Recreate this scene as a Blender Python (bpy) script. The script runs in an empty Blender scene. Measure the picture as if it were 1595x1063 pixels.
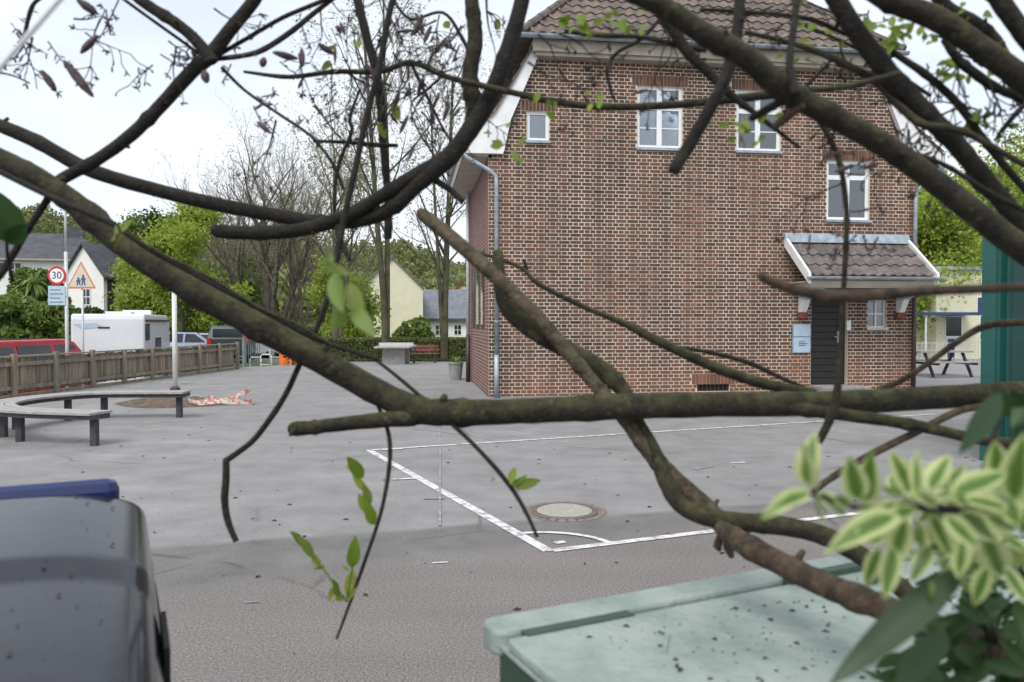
import bpy, math, random
import numpy as np
from mathutils import Vector, Matrix

# ------------------------------------------------------------------ camera, sky, sun, exposure
SC = bpy.context.scene
COL = SC.collection
F, CX, CY, CAMZ = 1220.0, 797.5, 531.5, 1.57
PITCH = math.atan(28.5 / F)
cam_d = bpy.data.cameras.new('camera')
cam = bpy.data.objects.new('camera', cam_d); COL.objects.link(cam)
cam.location = (0, 0, CAMZ); cam.rotation_euler = (math.pi / 2 - PITCH, 0, 0)
cam_d.sensor_width = 36.0; cam_d.lens = F / 1595 * 36; cam_d.clip_start = 0.05; cam_d.clip_end = 2000
cam_d.dof.use_dof = True; cam_d.dof.focus_distance = 13.0; cam_d.dof.aperture_fstop = 5.8
SC.camera = cam

SUN_EL, SUN_AZ = math.radians(52), math.radians(205)
W = bpy.data.worlds.new('World'); SC.world = W; W.use_nodes = True
nt = W.node_tree; nd = nt.nodes; nd.clear(); lk = nt.links.new
wo = nd.new('ShaderNodeOutputWorld'); bg = nd.new('ShaderNodeBackground'); bg.inputs['Strength'].default_value = 0.105
sky = nd.new('ShaderNodeTexSky'); sky.sky_type = 'NISHITA'; sky.sun_disc = False
sky.sun_elevation = SUN_EL; sky.sun_rotation = SUN_AZ; sky.dust_density = 2.0
tc = nd.new('ShaderNodeTexCoord'); mp = nd.new('ShaderNodeMapping'); mp.inputs['Scale'].default_value = (1.2, 1.2, 3.2)
nz = nd.new('ShaderNodeTexNoise'); nz.inputs['Scale'].default_value = 1.7; nz.inputs['Detail'].default_value = 5; nz.inputs['Roughness'].default_value = .55
cr = nd.new('ShaderNodeValToRGB'); cr.color_ramp.elements[0].position = .36; cr.color_ramp.elements[0].color = (.66, .66, .66, 1)
cr.color_ramp.elements[1].position = .62; cr.color_ramp.elements[1].color = (1, 1, 1, 1)
mx = nd.new('ShaderNodeMix'); mx.data_type = 'RGBA'; mx.inputs[7].default_value = (6.5, 6.85, 7.4, 1)
lk(tc.outputs['Generated'], mp.inputs[0]); lk(mp.outputs[0], nz.inputs[0]); lk(nz.outputs[0], cr.inputs[0])
lk(cr.outputs[0], mx.inputs[0]); lk(sky.outputs[0], mx.inputs[6]); lk(mx.outputs[2], bg.inputs[0]); lk(bg.outputs[0], wo.inputs[0])
sun_d = bpy.data.lights.new('sun', 'SUN'); sun_d.energy = 1.5; sun_d.angle = math.radians(30); sun_d.color = (1, .97, .92)
sun = bpy.data.objects.new('sun', sun_d); COL.objects.link(sun)
sd = Vector((math.sin(SUN_AZ) * math.cos(SUN_EL), math.cos(SUN_AZ) * math.cos(SUN_EL), math.sin(SUN_EL)))
sun.rotation_euler = sd.to_track_quat('Z', 'Y').to_euler(); sun.location = (0, -20, 40)
vs = SC.view_settings; vs.view_transform = 'Standard'; vs.look = 'None'; vs.exposure = 0.70; vs.gamma = 1; vs.use_curve_mapping = False
SC.render.engine = 'CYCLES'

# ------------------------------------------------------------------ helpers
R = random.Random(7)
FWD = Vector((0, math.cos(PITCH), -math.sin(PITCH))); UP = Vector((0, math.sin(PITCH), math.cos(PITCH))); RT = Vector((1, 0, 0))
CAM = Vector((0, 0, CAMZ))
def at(x, y, d):
    return CAM + (RT * ((x - CX) / F) + UP * (-(y - CY) / F) + FWD) * d
def gnd(x, y, z=0.0):
    r = RT * ((x - CX) / F) + UP * (-(y - CY) / F) + FWD
    return CAM + r * ((z - CAMZ) / r.z)

class MB:
    def __init__(s): s.v = []; s.f = []; s.uv = None
    def add(s, vs, fs):
        o = len(s.v); s.v.extend([tuple(p) for p in vs]); s.f.extend([tuple(i + o for i in q) for q in fs]); return s
    def box(s, x0, y0, z0, x1, y1, z1, M=None):
        p = [(x0,y0,z0),(x1,y0,z0),(x1,y1,z0),(x0,y1,z0),(x0,y0,z1),(x1,y0,z1),(x1,y1,z1),(x0,y1,z1)]
        if M is not None: p = [M @ Vector(q) for q in p]
        return s.add(p, [(0,3,2,1),(4,5,6,7),(0,1,5,4),(1,2,6,5),(2,3,7,6),(3,0,4,7)])
    def bar(s, a, b, w, h, up=(0,0,1)):
        a = Vector(a); b = Vector(b); d = (b - a); L = d.length; d.normalize()
        u = Vector(up); 
        if abs(d.dot(u)) > .98: u = Vector((0, 1, 0))
        sx = d.cross(u).normalized(); sz = sx.cross(d).normalized()
        M = Matrix((( d.x, sx.x, sz.x, a.x), (d.y, sx.y, sz.y, a.y), (d.z, sx.z, sz.z, a.z), (0,0,0,1)))
        return s.box(0, -w/2, -h/2, L, w/2, h/2, M)
    def prism(s, poly, y0, y1, axis='y'):
        """polygon in (x,z) extruded along y (axis y), or in (y,z) extruded along x, or (x,y) along z"""
        n = len(poly)
        def P(a, b, t): return (a, t, b) if axis == 'y' else ((t, a, b) if axis == 'x' else (a, b, t))
        vs = [P(a, b, y0) for a, b in poly] + [P(a, b, y1) for a, b in poly]
        fs = [tuple(range(n)), tuple(range(2*n-1, n-1, -1))] + [(i, i+n, (i+1) % n + n, (i+1) % n) for i in range(n)]
        return s.add(vs, fs)
    def tube(s, pts, rad, n=6, cap=True):
        pts = [Vector(p) for p in pts]; m = len(pts)
        if not hasattr(rad, '__len__'): rad = [rad] * m
        t0 = (pts[1] - pts[0]).normalized()
        ref = Vector((0, 0, 1)) if abs(t0.z) < .9 else Vector((1, 0, 0))
        nx = t0.cross(ref).normalized(); vs = []
        for i in range(m):
            t = (pts[min(i+1, m-1)] - pts[max(i-1, 0)])
            if t.length < 1e-9: t = t0
            t = t.normalized(); nx = (nx - t * nx.dot(t))
            if nx.length < 1e-6: nx = t.orthogonal()
            nx.normalize(); ny = t.cross(nx)
            for k in range(n):
                a = 2 * math.pi * k / n
                vs.append(pts[i] + (nx * math.cos(a) + ny * math.sin(a)) * rad[i])
        fs = [(i*n+k, i*n+(k+1) % n, (i+1)*n+(k+1) % n, (i+1)*n+k) for i in range(m-1) for k in range(n)]
        if cap: fs += [tuple(range(n-1, -1, -1)), tuple((m-1)*n+k for k in range(n))]
        return s.add(vs, fs)
    def lathe(s, prof, c=(0,0,0), n=20):
        vs = []; m = len(prof)
        for r, z in prof:
            for k in range(n):
                a = 2*math.pi*k/n; vs.append((c[0]+r*math.cos(a), c[1]+r*math.sin(a), c[2]+z))
        fs = [(i*n+k, i*n+(k+1) % n, (i+1)*n+(k+1) % n, (i+1)*n+k) for i in range(m-1) for k in range(n)]
        fs += [tuple(range(n-1, -1, -1)), tuple((m-1)*n+k for k in range(n))]
        return s.add(vs, fs)
    def build(s, name, mat, parent=None, off=None, smooth=False, bevel=0):
        me = bpy.data.meshes.new(name)
        v = s.v if off is None else [(p[0]-off[0], p[1]-off[1], p[2]-off[2]) for p in s.v]
        me.from_pydata(v, [], s.f); me.materials.append(mat)
        if smooth: me.polygons.foreach_set('use_smooth', [True] * len(me.polygons))
        me.update()
        o = bpy.data.objects.new(name, me); COL.objects.link(o)
        if parent is not None: o.parent = parent
        if bevel:
            b = o.modifiers.new('bevel', 'BEVEL'); b.width = bevel; b.segments = 2; b.limit_method = 'ANGLE'; b.angle_limit = math.radians(40)
        return o
def np_build(name, V, Fc, mat, parent=None, uv=None):
    me = bpy.data.meshes.new(name); k = Fc.shape[1]
    me.vertices.add(len(V)); me.vertices.foreach_set('co', np.ascontiguousarray(V, dtype=np.float32).ravel())
    me.loops.add(Fc.size); me.loops.foreach_set('vertex_index', Fc.astype(np.int32).ravel())
    me.polygons.add(len(Fc)); me.polygons.foreach_set('loop_start', np.arange(0, Fc.size, k, dtype=np.int32))
    me.update(calc_edges=True); me.validate(); me.materials.append(mat)
    o = bpy.data.objects.new(name, me); COL.objects.link(o)
    if parent is not None: o.parent = parent
    return o
def inst(o, parent=None, loc=None, M=None):
    c = o.copy(); COL.objects.link(c)
    if parent is not None: c.parent = parent
    if M is not None: c.matrix_basis = M
    elif loc is not None: c.location = loc
    return c
def tag(o, label, cat, group=None):
    o['label'] = label; o['category'] = cat
    if group: o['group'] = group
    return o
def thing(name, label, cat, loc=(0,0,0), rz=0.0, group=None):
    o = bpy.data.objects.new(name, None); COL.objects.link(o); o.location = loc; o.rotation_euler = (0, 0, rz)
    o.empty_display_size = .1
    return tag(o, label, cat, group)
def structure(o): o['kind'] = 'structure'; return o
def stuff(o): o['kind'] = 'stuff'; return o

# ------------------------------------------------------------------ materials
def mk(name, c1, c2=None, scale=6.0, rough=.8, bump=0.0, metal=0.0, bscale=None, spec=.5, detail=5, stretch=(1,1,1), rand=None, lo=.35, hi=.65):
    m = bpy.data.materials.new(name); m.use_nodes = True; t = m.node_tree; n = t.nodes; l = t.links.new
    b = n['Principled BSDF']; b.inputs['Roughness'].default_value = rough; b.inputs['Metallic'].default_value = metal
    b.inputs['Specular IOR Level'].default_value = spec
    if c2 is None: c2 = c1
    g = n.new('ShaderNodeNewGeometry'); mpn = n.new('ShaderNodeMapping'); mpn.inputs['Scale'].default_value = stretch
    l(g.outputs['Position'], mpn.inputs[0])
    z = n.new('ShaderNodeTexNoise'); z.inputs['Scale'].default_value = scale; z.inputs['Detail'].default_value = detail; z.inputs['Roughness'].default_value = .6
    l(mpn.outputs[0], z.inputs[0])
    r = n.new('ShaderNodeValToRGB'); r.color_ramp.elements[0].position = lo; r.color_ramp.elements[1].position = hi
    r.color_ramp.elements[0].color = (*c1, 1); r.color_ramp.elements[1].color = (*c2, 1)
    l(z.outputs[0], r.inputs[0]); out = r.outputs[0]
    if rand:
        src = n.new('ShaderNodeObjectInfo').outputs['Random'] if rand[0] == 'obj' else g.outputs['Random Per Island']
        rr = n.new('ShaderNodeValToRGB'); cs = rand[1]; e = rr.color_ramp.elements
        while len(e) < len(cs): e.new(.5)
        for i, c in enumerate(cs): e[i].position = i / max(1, len(cs)-1); e[i].color = (*c, 1)
        l(src, rr.inputs[0])
        mm = n.new('ShaderNodeMix'); mm.data_type = 'RGBA'; mm.blend_type = 'MULTIPLY'; mm.inputs[0].default_value = 1
        l(rr.outputs[0], mm.inputs[6]); l(out, mm.inputs[7]); out = mm.outputs[2]
    l(out, b.inputs['Base Color'])
    if bump:
        z2 = n.new('ShaderNodeTexNoise'); z2.inputs['Scale'].default_value = bscale or scale * 3; z2.inputs['Detail'].default_value = 4
        l(mpn.outputs[0], z2.inputs[0])
        bn = n.new('ShaderNodeBump'); bn.inputs['Strength'].default_value = min(1, bump); bn.inputs['Distance'].default_value = .02
        l(z2.outputs[0], bn.inputs['Height']); l(bn.outputs[0], b.inputs['Normal'])
    return m
def leafmat(name, cs, trans=.35, rough=.5):
    m = bpy.data.materials.new(name); m.use_nodes = True; t = m.node_tree; n = t.nodes; l = t.links.new
    b = n['Principled BSDF']; b.inputs['Roughness'].default_value = rough; b.inputs['Specular IOR Level'].default_value = .3
    g = n.new('ShaderNodeNewGeometry'); oi = n.new('ShaderNodeObjectInfo')
    ad = n.new('ShaderNodeMath'); ad.operation = 'ADD'; l(g.outputs['Random Per Island'], ad.inputs[0]); l(oi.outputs['Random'], ad.inputs[1])
    fr = n.new('ShaderNodeMath'); fr.operation = 'FRACT'; l(ad.outputs[0], fr.inputs[0])
    rr = n.new('ShaderNodeValToRGB'); e = rr.color_ramp.elements
    while len(e) < len(cs): e.new(.5)
    for i, c in enumerate(cs): e[i].position = i / (len(cs)-1); e[i].color = (*c, 1)
    l(fr.outputs[0], rr.inputs[0]); l(rr.outputs[0], b.inputs['Base Color'])
    tr = n.new('ShaderNodeBsdfTranslucent'); l(rr.outputs[0], tr.inputs[0])
    ms = n.new('ShaderNodeMixShader'); ms.inputs[0].default_value = trans
    l(b.outputs[0], ms.inputs[1]); l(tr.outputs[0], ms.inputs[2]); l(ms.outputs[0], n['Material Output'].inputs[0])
    return m
M = {}
M['mortar'] = mk('mortar', (.46,.385,.31), (.76,.66,.55), 1.6, .95, .3, bscale=60, stretch=(1.3,1.3,.4), detail=8)
BR = [(.072,.049,.041),(.15,.074,.053),(.10,.061,.048),(.172,.085,.06),(.082,.058,.049),(.165,.102,.075),(.122,.067,.051),(.205,.102,.067),(.058,.043,.037)]
def brickmat(name, src):
    m = mk(name, (.75,.72,.7), (1.15,1.1,1.05), 25, .9, .35, bscale=90, rand=(src, BR)); t = m.node_tree; n = t.nodes; l = t.links.new
    b = n['Principled BSDF']; prev = b.inputs['Base Color'].links[0].from_socket
    g = n.new('ShaderNodeNewGeometry'); sp = n.new('ShaderNodeSeparateXYZ'); l(g.outputs['Position'], sp.inputs[0])
    # the lowest courses are newer, more orange bricks
    z = n.new('ShaderNodeTexNoise'); z.inputs['Scale'].default_value = .9; l(g.outputs['Position'], z.inputs[0])
    ma = n.new('ShaderNodeMath'); ma.operation = 'MULTIPLY_ADD'; l(z.outputs[0], ma.inputs[0]); ma.inputs[1].default_value = -1.1; l(sp.outputs[2], ma.inputs[2])
    mr = n.new('ShaderNodeMapRange'); mr.inputs[1].default_value = -.35; mr.inputs[2].default_value = .45; mr.inputs[3].default_value = .45; mr.inputs[4].default_value = 0
    l(ma.outputs[0], mr.inputs[0])
    mm = n.new('ShaderNodeMix'); mm.data_type = 'RGBA'; l(mr.outputs[0], mm.inputs[0]); l(prev, mm.inputs[6]); mm.inputs[7].default_value = (.27,.115,.065,1)
    z2 = n.new('ShaderNodeTexNoise'); z2.inputs['Scale'].default_value = .75; z2.inputs['Detail'].default_value = 6; mq = n.new('ShaderNodeMapping'); mq.inputs['Scale'].default_value = (1.6,1.6,.45); l(g.outputs['Position'], mq.inputs[0]); l(mq.outputs[0], z2.inputs[0])
    r2 = n.new('ShaderNodeValToRGB'); r2.color_ramp.elements[0].position = .35; r2.color_ramp.elements[0].color = (.72,.77,.77,1); r2.color_ramp.elements[1].position = .65; r2.color_ramp.elements[1].color = (1.25,1.12,1.05,1)
    l(z2.outputs[0], r2.inputs[0]); m2 = n.new('ShaderNodeMix'); m2.data_type = 'RGBA'; m2.blend_type = 'MULTIPLY'; m2.inputs[0].default_value = 1
    l(mm.outputs[2], m2.inputs[6]); l(r2.outputs[0], m2.inputs[7]); l(m2.outputs[2], b.inputs['Base Color'])
    return m
M['brick_one'] = brickmat('brick_one', 'obj'); M['brick'] = brickmat('brick', 'island')
def sidebrick():
    m = bpy.data.materials.new('side_brick'); m.use_nodes = True; t = m.node_tree; n = t.nodes; l = t.links.new
    b = n['Principled BSDF']; b.inputs['Roughness'].default_value = .95
    tc = n.new('ShaderNodeTexCoord'); s = n.new('ShaderNodeSeparateXYZ'); c = n.new('ShaderNodeCombineXYZ')
    l(tc.outputs['Object'], s.inputs[0]); l(s.outputs[1], c.inputs[0]); l(s.outputs[2], c.inputs[1])
    bt = n.new('ShaderNodeTexBrick'); bt.inputs['Scale'].default_value = 1; bt.inputs['Brick Width'].default_value = .2475; bt.inputs['Row Height'].default_value = .077
    bt.inputs['Mortar Size'].default_value = .007; bt.inputs['Color1'].default_value = (.11,.05,.045,1); bt.inputs['Color2'].default_value = (.2,.085,.07,1); bt.inputs['Mortar'].default_value = (.42,.33,.29,1)
    l(c.outputs[0], bt.inputs[0]); l(bt.outputs[0], b.inputs['Base Color'])
    return m
M['side_brick'] = sidebrick()
M['tile'] = mk('roof_tile', (.085,.066,.058), (.19,.15,.13), 5, .75, .3, rand=('obj', [(.7,.7,.7),(1.15,1.1,1.08),(.9,.85,.85)]))
M['tile_far'] = mk('roof_tile_far', (.075,.06,.055), (.16,.125,.11), 3, .8, .3)
M['tile_grey'] = mk('canopy_tile', (.10,.085,.082), (.19,.165,.155), 6, .7, .3, rand=('obj', [(.75,.75,.78),(1.1,1.05,1.05),(.9,.9,.95)]))
M['white'] = mk('white_paint', (.72,.72,.72), (.82,.82,.82), 4, .5)
M['pvc'] = mk('white_window_plastic', (.76,.78,.8), (.82,.83,.84), 3, .35)
M['beige'] = mk('beige_boards', (.36,.31,.26), (.45,.4,.34), 3, .7)
M['soffit'] = mk('soffit_boards', (.42,.37,.32), (.5,.45,.4), 3, .7)
M['zinc'] = mk('weathered_zinc', (.25,.29,.33), (.42,.47,.52), 7, .5, metal=.35)
M['iron'] = mk('painted_iron', (.045,.025,.028), (.07,.04,.04), 12, .5)
def glassmat():
    m = bpy.data.materials.new('window_glass'); m.use_nodes = True; t = m.node_tree; n = t.nodes; l = t.links.new
    n.remove(n['Principled BSDF']); tr = n.new('ShaderNodeBsdfTransparent'); tr.inputs[0].default_value = (.86,.9,.9,1)
    gl = n.new('ShaderNodeBsdfGlossy'); gl.inputs['Roughness'].default_value = .015; gl.inputs[0].default_value = (.92,.96,1,1)
    nz_ = n.new('ShaderNodeTexNoise'); nz_.inputs['Scale'].default_value = 1.5; bp = n.new('ShaderNodeBump'); bp.inputs['Strength'].default_value = .08; bp.inputs['Distance'].default_value = .05
    g = n.new('ShaderNodeNewGeometry'); l(g.outputs['Position'], nz_.inputs[0]); l(nz_.outputs[0], bp.inputs['Height']); l(bp.outputs[0], gl.inputs['Normal'])
    f = n.new('ShaderNodeFresnel'); f.inputs[0].default_value = 2.5; ms = n.new('ShaderNodeMixShader')
    l(f.outputs[0], ms.inputs[0]); l(tr.outputs[0], ms.inputs[1]); l(gl.outputs[0], ms.inputs[2]); l(ms.outputs[0], n['Material Output'].inputs[0]); return m
M['glass'] = glassmat()
M['dark'] = mk('void_shade', (.01,.01,.01), (.018,.018,.018), 3, .9)  # near-black colour painting the shade of rooms, gaps and openings
M['added_curtain'] = mk('added_curtain', (.45,.47,.5), (.6,.62,.66), 8, .9, stretch=(6,6,.4))
M['door'] = mk('black_door_wood', (.012,.010,.009), (.028,.024,.021), 8, .5, .2, stretch=(1,1,6))
M['stone'] = mk('grey_stone', (.24,.23,.22), (.34,.33,.31), 14, .9, .3)
M['sillstone'] = mk('pale_sill', (.5,.47,.45), (.6,.57,.54), 9, .8)
M['sign_blue'] = mk('pale_blue_board', (.40,.52,.63), (.48,.60,.70), 6, .4)
M['sign_dark'] = mk('sign_print', (.1,.16,.24), (.16,.22,.3), 30, .5)
M['redblock'] = mk('red_stone', (.17,.05,.04), (.22,.07,.05), 12, .9)
M['wood'] = mk('weathered_fence_wood', (.19,.165,.132), (.32,.285,.235), 7, .9, .4, stretch=(1,1,.15), rand=('obj', [(.75,.75,.75),(1.1,1.06,1.0),(.9,.85,.8),(1.15,1.05,1.0)]))
M['bench_top'] = mk('bench_boards', (.27,.25,.24), (.37,.35,.34), 9, .85, .3, rand=('obj', [(.88,.88,.88),(1.08,1.08,1.08)]))
M['post'] = mk('bench_post', (.03,.032,.038), (.06,.062,.068), 10, .7, .2)
M['galv'] = mk('galvanised_pole', (.48,.5,.5), (.6,.62,.62), 8, .5, metal=.2)
M['signwhite'] = mk('sign_white', (.8,.8,.8), (.84,.84,.84), 3, .4)
M['signred'] = mk('sign_red', (.62,.02,.035), (.66,.025,.04), 3, .4)
M['signblack'] = mk('sign_black', (.015,.015,.015), (.02,.02,.02), 3, .5)
M['signcream'] = mk('sign_faded_cream', (.62,.54,.40), (.7,.62,.47), 5, .5)
M['signorange'] = mk('sign_faded_red', (.62,.22,.14), (.66,.28,.18), 5, .5)
M['signblue'] = mk('sign_figure_blue', (.04,.09,.28), (.05,.12,.33), 3, .5)
M['soil'] = mk('soil', (.07,.05,.035), (.16,.125,.09), 8, 1, .8)
M['tape'] = mk('red_white_tape', (.5,.2,.15), (.6,.52,.47), 14, .5, lo=.47, hi=.53, detail=1)
M['greenbin'] = mk('faded_green_plastic', (.19,.25,.225), (.315,.365,.335), 11, .6, .2, bscale=90, spec=.35, detail=9, lo=.32, hi=.6)
M['greenbody'] = mk('dark_green_plastic', (.026,.058,.037), (.04,.078,.052), 4, .55)
M['speck'] = mk('fallen_debris', (.012,.010,.008), (.07,.038,.022), 60, .9)
M['blackbin'] = mk('dark_lid_plastic', (.008,.010,.017), (.016,.018,.026), 7, .14, .02, bscale=30, spec=.27)
M['bluebin'] = mk('blue_plastic', (.006,.014,.075), (.01,.02,.11), 5, .4)
M['teal'] = mk('teal_steel', (.004,.062,.053), (.007,.082,.07), 3, .45)
M['tealdark'] = mk('teal_steel_frame', (.002,.033,.03), (.003,.042,.038), 3, .45)
M['whitevan'] = mk('white_bodywork', (.68,.71,.75), (.74,.77,.8), 2, .25)
M['redcar'] = mk('red_bodywork', (.42,.012,.025), (.5,.02,.035), 2, .22)
M['silvercar'] = mk('silver_bodywork', (.45,.48,.52), (.52,.55,.58), 2, .25, metal=.4)
M['greencar'] = mk('dark_bodywork', (.035,.05,.055), (.05,.065,.07), 2, .25, metal=.3)
M['bluecar'] = mk('pale_blue_bodywork', (.32,.36,.48), (.4,.44,.55), 2, .25, metal=.3)
M['carglass'] = mk('car_glass', (.02,.024,.028), (.035,.04,.045), 2, .08)
M['tyre'] = mk('tyre_rubber', (.02,.02,.02), (.03,.03,.03), 9, .9)
M['rim'] = mk('wheel_rim', (.4,.4,.41), (.5,.5,.5), 5, .35, metal=.6)
M['redlight'] = mk('tail_light', (.4,.01,.01), (.5,.02,.02), 5, .3)
M['lamp'] = mk('lamp_glass', (.5,.5,.5), (.6,.6,.6), 5, .2)
M['render_white'] = mk('white_render', (.76,.75,.72), (.82,.81,.78), 2, .9)
M['render_cream'] = mk('cream_render', (.66,.63,.45), (.72,.69,.52), 1.2, .9)
M['render_yellow'] = mk('yellow_render', (.62,.52,.30), (.68,.58,.35), 1.2, .9)
M['slate'] = mk('slate_roof', (.045,.045,.055), (.085,.085,.1), 1.5, .7, .3)
M['slate_blue'] = mk('blue_slate_roof', (.12,.135,.165), (.18,.195,.225), 1.5, .7, .3)
M['bluepanel'] = mk('blue_panel', (.03,.045,.13), (.04,.06,.17), 3, .5)
M['orange'] = mk('orange_paint', (.75,.16,.02), (.82,.22,.03), 4, .5)
M['redbench'] = mk('red_paint', (.16,.055,.045), (.22,.08,.065), 6, .6)
M['concrete'] = mk('concrete', (.30,.29,.27), (.42,.41,.38), 9, .95, .3)
M['potgrey'] = mk('grey_pot', (.20,.21,.2), (.29,.3,.285), 8, .8, .2)
M['metal_green'] = mk('grey_green_gate', (.16,.2,.19), (.22,.26,.25), 8, .5)
M['hoop'] = mk('white_hoop_paint', (.62,.63,.6), (.72,.72,.7), 6, .5)
M['paint'] = mk('worn_white_line', (.27,.265,.26), (.62,.62,.61), 11, .9, .2, detail=10, lo=.36, hi=.52)
M['chalk'] = mk('chalk', (.21,.205,.20), (.34,.34,.335), 9, .95, detail=8, lo=.45, hi=.62)
M['cover_conc'] = mk('manhole_concrete', (.28,.265,.235), (.36,.345,.305), 30, .95, .3)
M['cover_iron'] = mk('manhole_iron', (.1,.085,.075), (.17,.13,.11), 30, .7, .3)
M['sett'] = mk('red_setts', (.17,.135,.12), (.25,.20,.18), 20, .9, .4, rand=('obj', [(.8,.8,.8),(1.1,1.05,1.05)]))
M['wire'] = mk('pale_wire', (.62,.62,.66), (.7,.7,.74), 5, .4)
M['bark_far'] = mk('grey_bark', (.075,.062,.048), (.15,.13,.10), 3, .95, .3)
M['bark_moss'] = mk('mossy_bark', (.045,.042,.024), (.10,.095,.05), 2.5, .95, .4)
M['birch'] = mk('pale_bark', (.4,.38,.35), (.55,.53,.5), 4, .9)
M['twigs'] = mk('fine_twigs', (.13,.112,.09), (.21,.185,.15), 1, .95)
M['hay'] = mk('hill_ground', (.05,.075,.025), (.09,.11,.04), .1, 1)
M['grass'] = mk('rough_grass', (.05,.07,.025), (.10,.11,.045), .8, 1, .5)
M['road'] = mk('road_asphalt', (.11,.11,.11), (.15,.15,.15), 3, .9)
def barkmat(name, a, b, moss, amt):
    """bark with moss growing on the upper side of the limb"""
    m = mk(name, a, b, 55, .9, .9, bscale=150, detail=6, lo=.3, hi=.72); t = m.node_tree; n = t.nodes; l = t.links.new
    p = n['Principled BSDF']; prev = p.inputs['Base Color'].links[0].from_socket
    p.inputs['Normal'].links[0].from_node.inputs['Distance'].default_value = .004
    g = n.new('ShaderNodeNewGeometry'); s = n.new('ShaderNodeSeparateXYZ'); l(g.outputs['Normal'], s.inputs[0])
    z = n.new('ShaderNodeTexNoise'); z.inputs['Scale'].default_value = 24; z.inputs['Detail'].default_value = 8; z.inputs['Roughness'].default_value = .7; l(g.outputs['Position'], z.inputs[0])
    a1 = n.new('ShaderNodeMath'); a1.operation = 'MULTIPLY_ADD'; l(s.outputs[2], a1.inputs[0]); a1.inputs[1].default_value = .34; l(z.outputs[0], a1.inputs[2])
    r = n.new('ShaderNodeMapRange'); r.inputs[1].default_value = .45; r.inputs[2].default_value = .80; r.inputs[3].default_value = 0; r.inputs[4].default_value = amt
    l(a1.outputs[0], r.inputs[0]); mm = n.new('ShaderNodeMix'); mm.data_type = 'RGBA'; l(r.outputs[0], mm.inputs[0]); l(prev, mm.inputs[6]); mm.inputs[7].default_value = (*moss, 1)
    z3 = n.new('ShaderNodeTexNoise'); z3.inputs['Scale'].default_value = 38; z3.inputs['Detail'].default_value = 7; z3.inputs['Roughness'].default_value = .75; l(g.outputs['Position'], z3.inputs[0])
    r3 = n.new('ShaderNodeValToRGB'); r3.color_ramp.elements[0].position = .40; r3.color_ramp.elements[0].color = (.38,.36,.34,1); r3.color_ramp.elements[1].position = .60; r3.color_ramp.elements[1].color = (1.35,1.32,1.28,1); l(z3.outputs[0], r3.inputs[0])
    m3 = n.new('ShaderNodeMix'); m3.data_type = 'RGBA'; m3.blend_type = 'MULTIPLY'; m3.inputs[0].default_value = 1; l(mm.outputs[2], m3.inputs[6]); l(r3.outputs[0], m3.inputs[7])
    z4 = n.new('ShaderNodeTexVoronoi'); z4.inputs['Scale'].default_value = 60; l(g.outputs['Position'], z4.inputs[0]); z5 = n.new('ShaderNodeTexNoise'); z5.inputs['Scale'].default_value = 9; l(g.outputs['Position'], z5.inputs[0])
    q = n.new('ShaderNodeMath'); q.operation = 'SUBTRACT'; l(z5.outputs[0], q.inputs[0]); l(z4.outputs['Distance'], q.inputs[1])
    r4 = n.new('ShaderNodeMapRange'); r4.inputs[1].default_value = .28; r4.inputs[2].default_value = .40; r4.inputs[4].default_value = .3; l(q.outputs[0], r4.inputs[0])
    m4 = n.new('ShaderNodeMix'); m4.data_type = 'RGBA'; l(r4.outputs[0], m4.inputs[0]); l(m3.outputs[2], m4.inputs[6]); m4.inputs[7].default_value = (moss[0]*1.8+.01, moss[1]*1.8+.01, moss[2]*2+.01, 1)
    l(m4.outputs[2], p.inputs['Base Color']); return m
M['bark'] = barkmat('vine_bark', (.006,.005,.0034), (.034,.025,.016), (.046,.046,.014), .85)
M['bark_dark'] = barkmat('dark_vine_bark', (.0035,.003,.0024), (.020,.0145,.0105), (.02,.02,.008), .5)
M['bark_brown'] = barkmat('brown_vine_bark', (.026,.016,.011), (.088,.052,.034), (.06,.054,.022), .3)
M['bark_pale'] = barkmat('pale_vine_bark', (.042,.031,.021), (.118,.088,.06), (.07,.07,.03), .45)
M['pod'] = mk('dry_bud', (.03,.018,.022), (.09,.055,.06), 40, .8)
M['leaf_young'] = leafmat('young_leaf', [(.20,.28,.03),(.13,.22,.025),(.28,.32,.06),(.15,.2,.03)], .45)
M['leaf_dark'] = leafmat('dark_leaf', [(.018,.045,.010),(.03,.07,.016),(.022,.055,.013),(.04,.08,.02)], .2, .45)
M['leaf_glossy'] = leafmat('laurel_leaf', [(.025,.05,.022),(.035,.065,.028),(.022,.048,.02)], .15, .42)
M['leaf_light'] = leafmat('light_tree_leaf', [(.32,.42,.05),(.40,.50,.08),(.24,.34,.045),(.46,.52,.13),(.17,.25,.035)], .5)
M['leaf_mid'] = leafmat('mid_tree_leaf', [(.13,.20,.04),(.19,.27,.06),(.09,.15,.035),(.26,.33,.09),(.16,.21,.06)], .4)
M['leaf_deep'] = leafmat('deep_tree_leaf', [(.05,.085,.028),(.08,.125,.04),(.035,.06,.022),(.11,.155,.055)], .3)
M['leaf_yellow'] = leafmat('yellow_shrub', [(.40,.33,.05),(.25,.30,.05),(.15,.22,.04),(.5,.4,.08)], .35)
M['leaf_wood'] = leafmat('hill_wood', [(.16,.19,.065),(.23,.26,.09),(.12,.145,.05),(.28,.30,.13),(.2,.18,.10)], .35)
M['leaf_bud'] = leafmat('bud_haze', [(.26,.29,.10),(.32,.33,.14),(.20,.22,.09),(.26,.22,.13)], .4)
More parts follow.
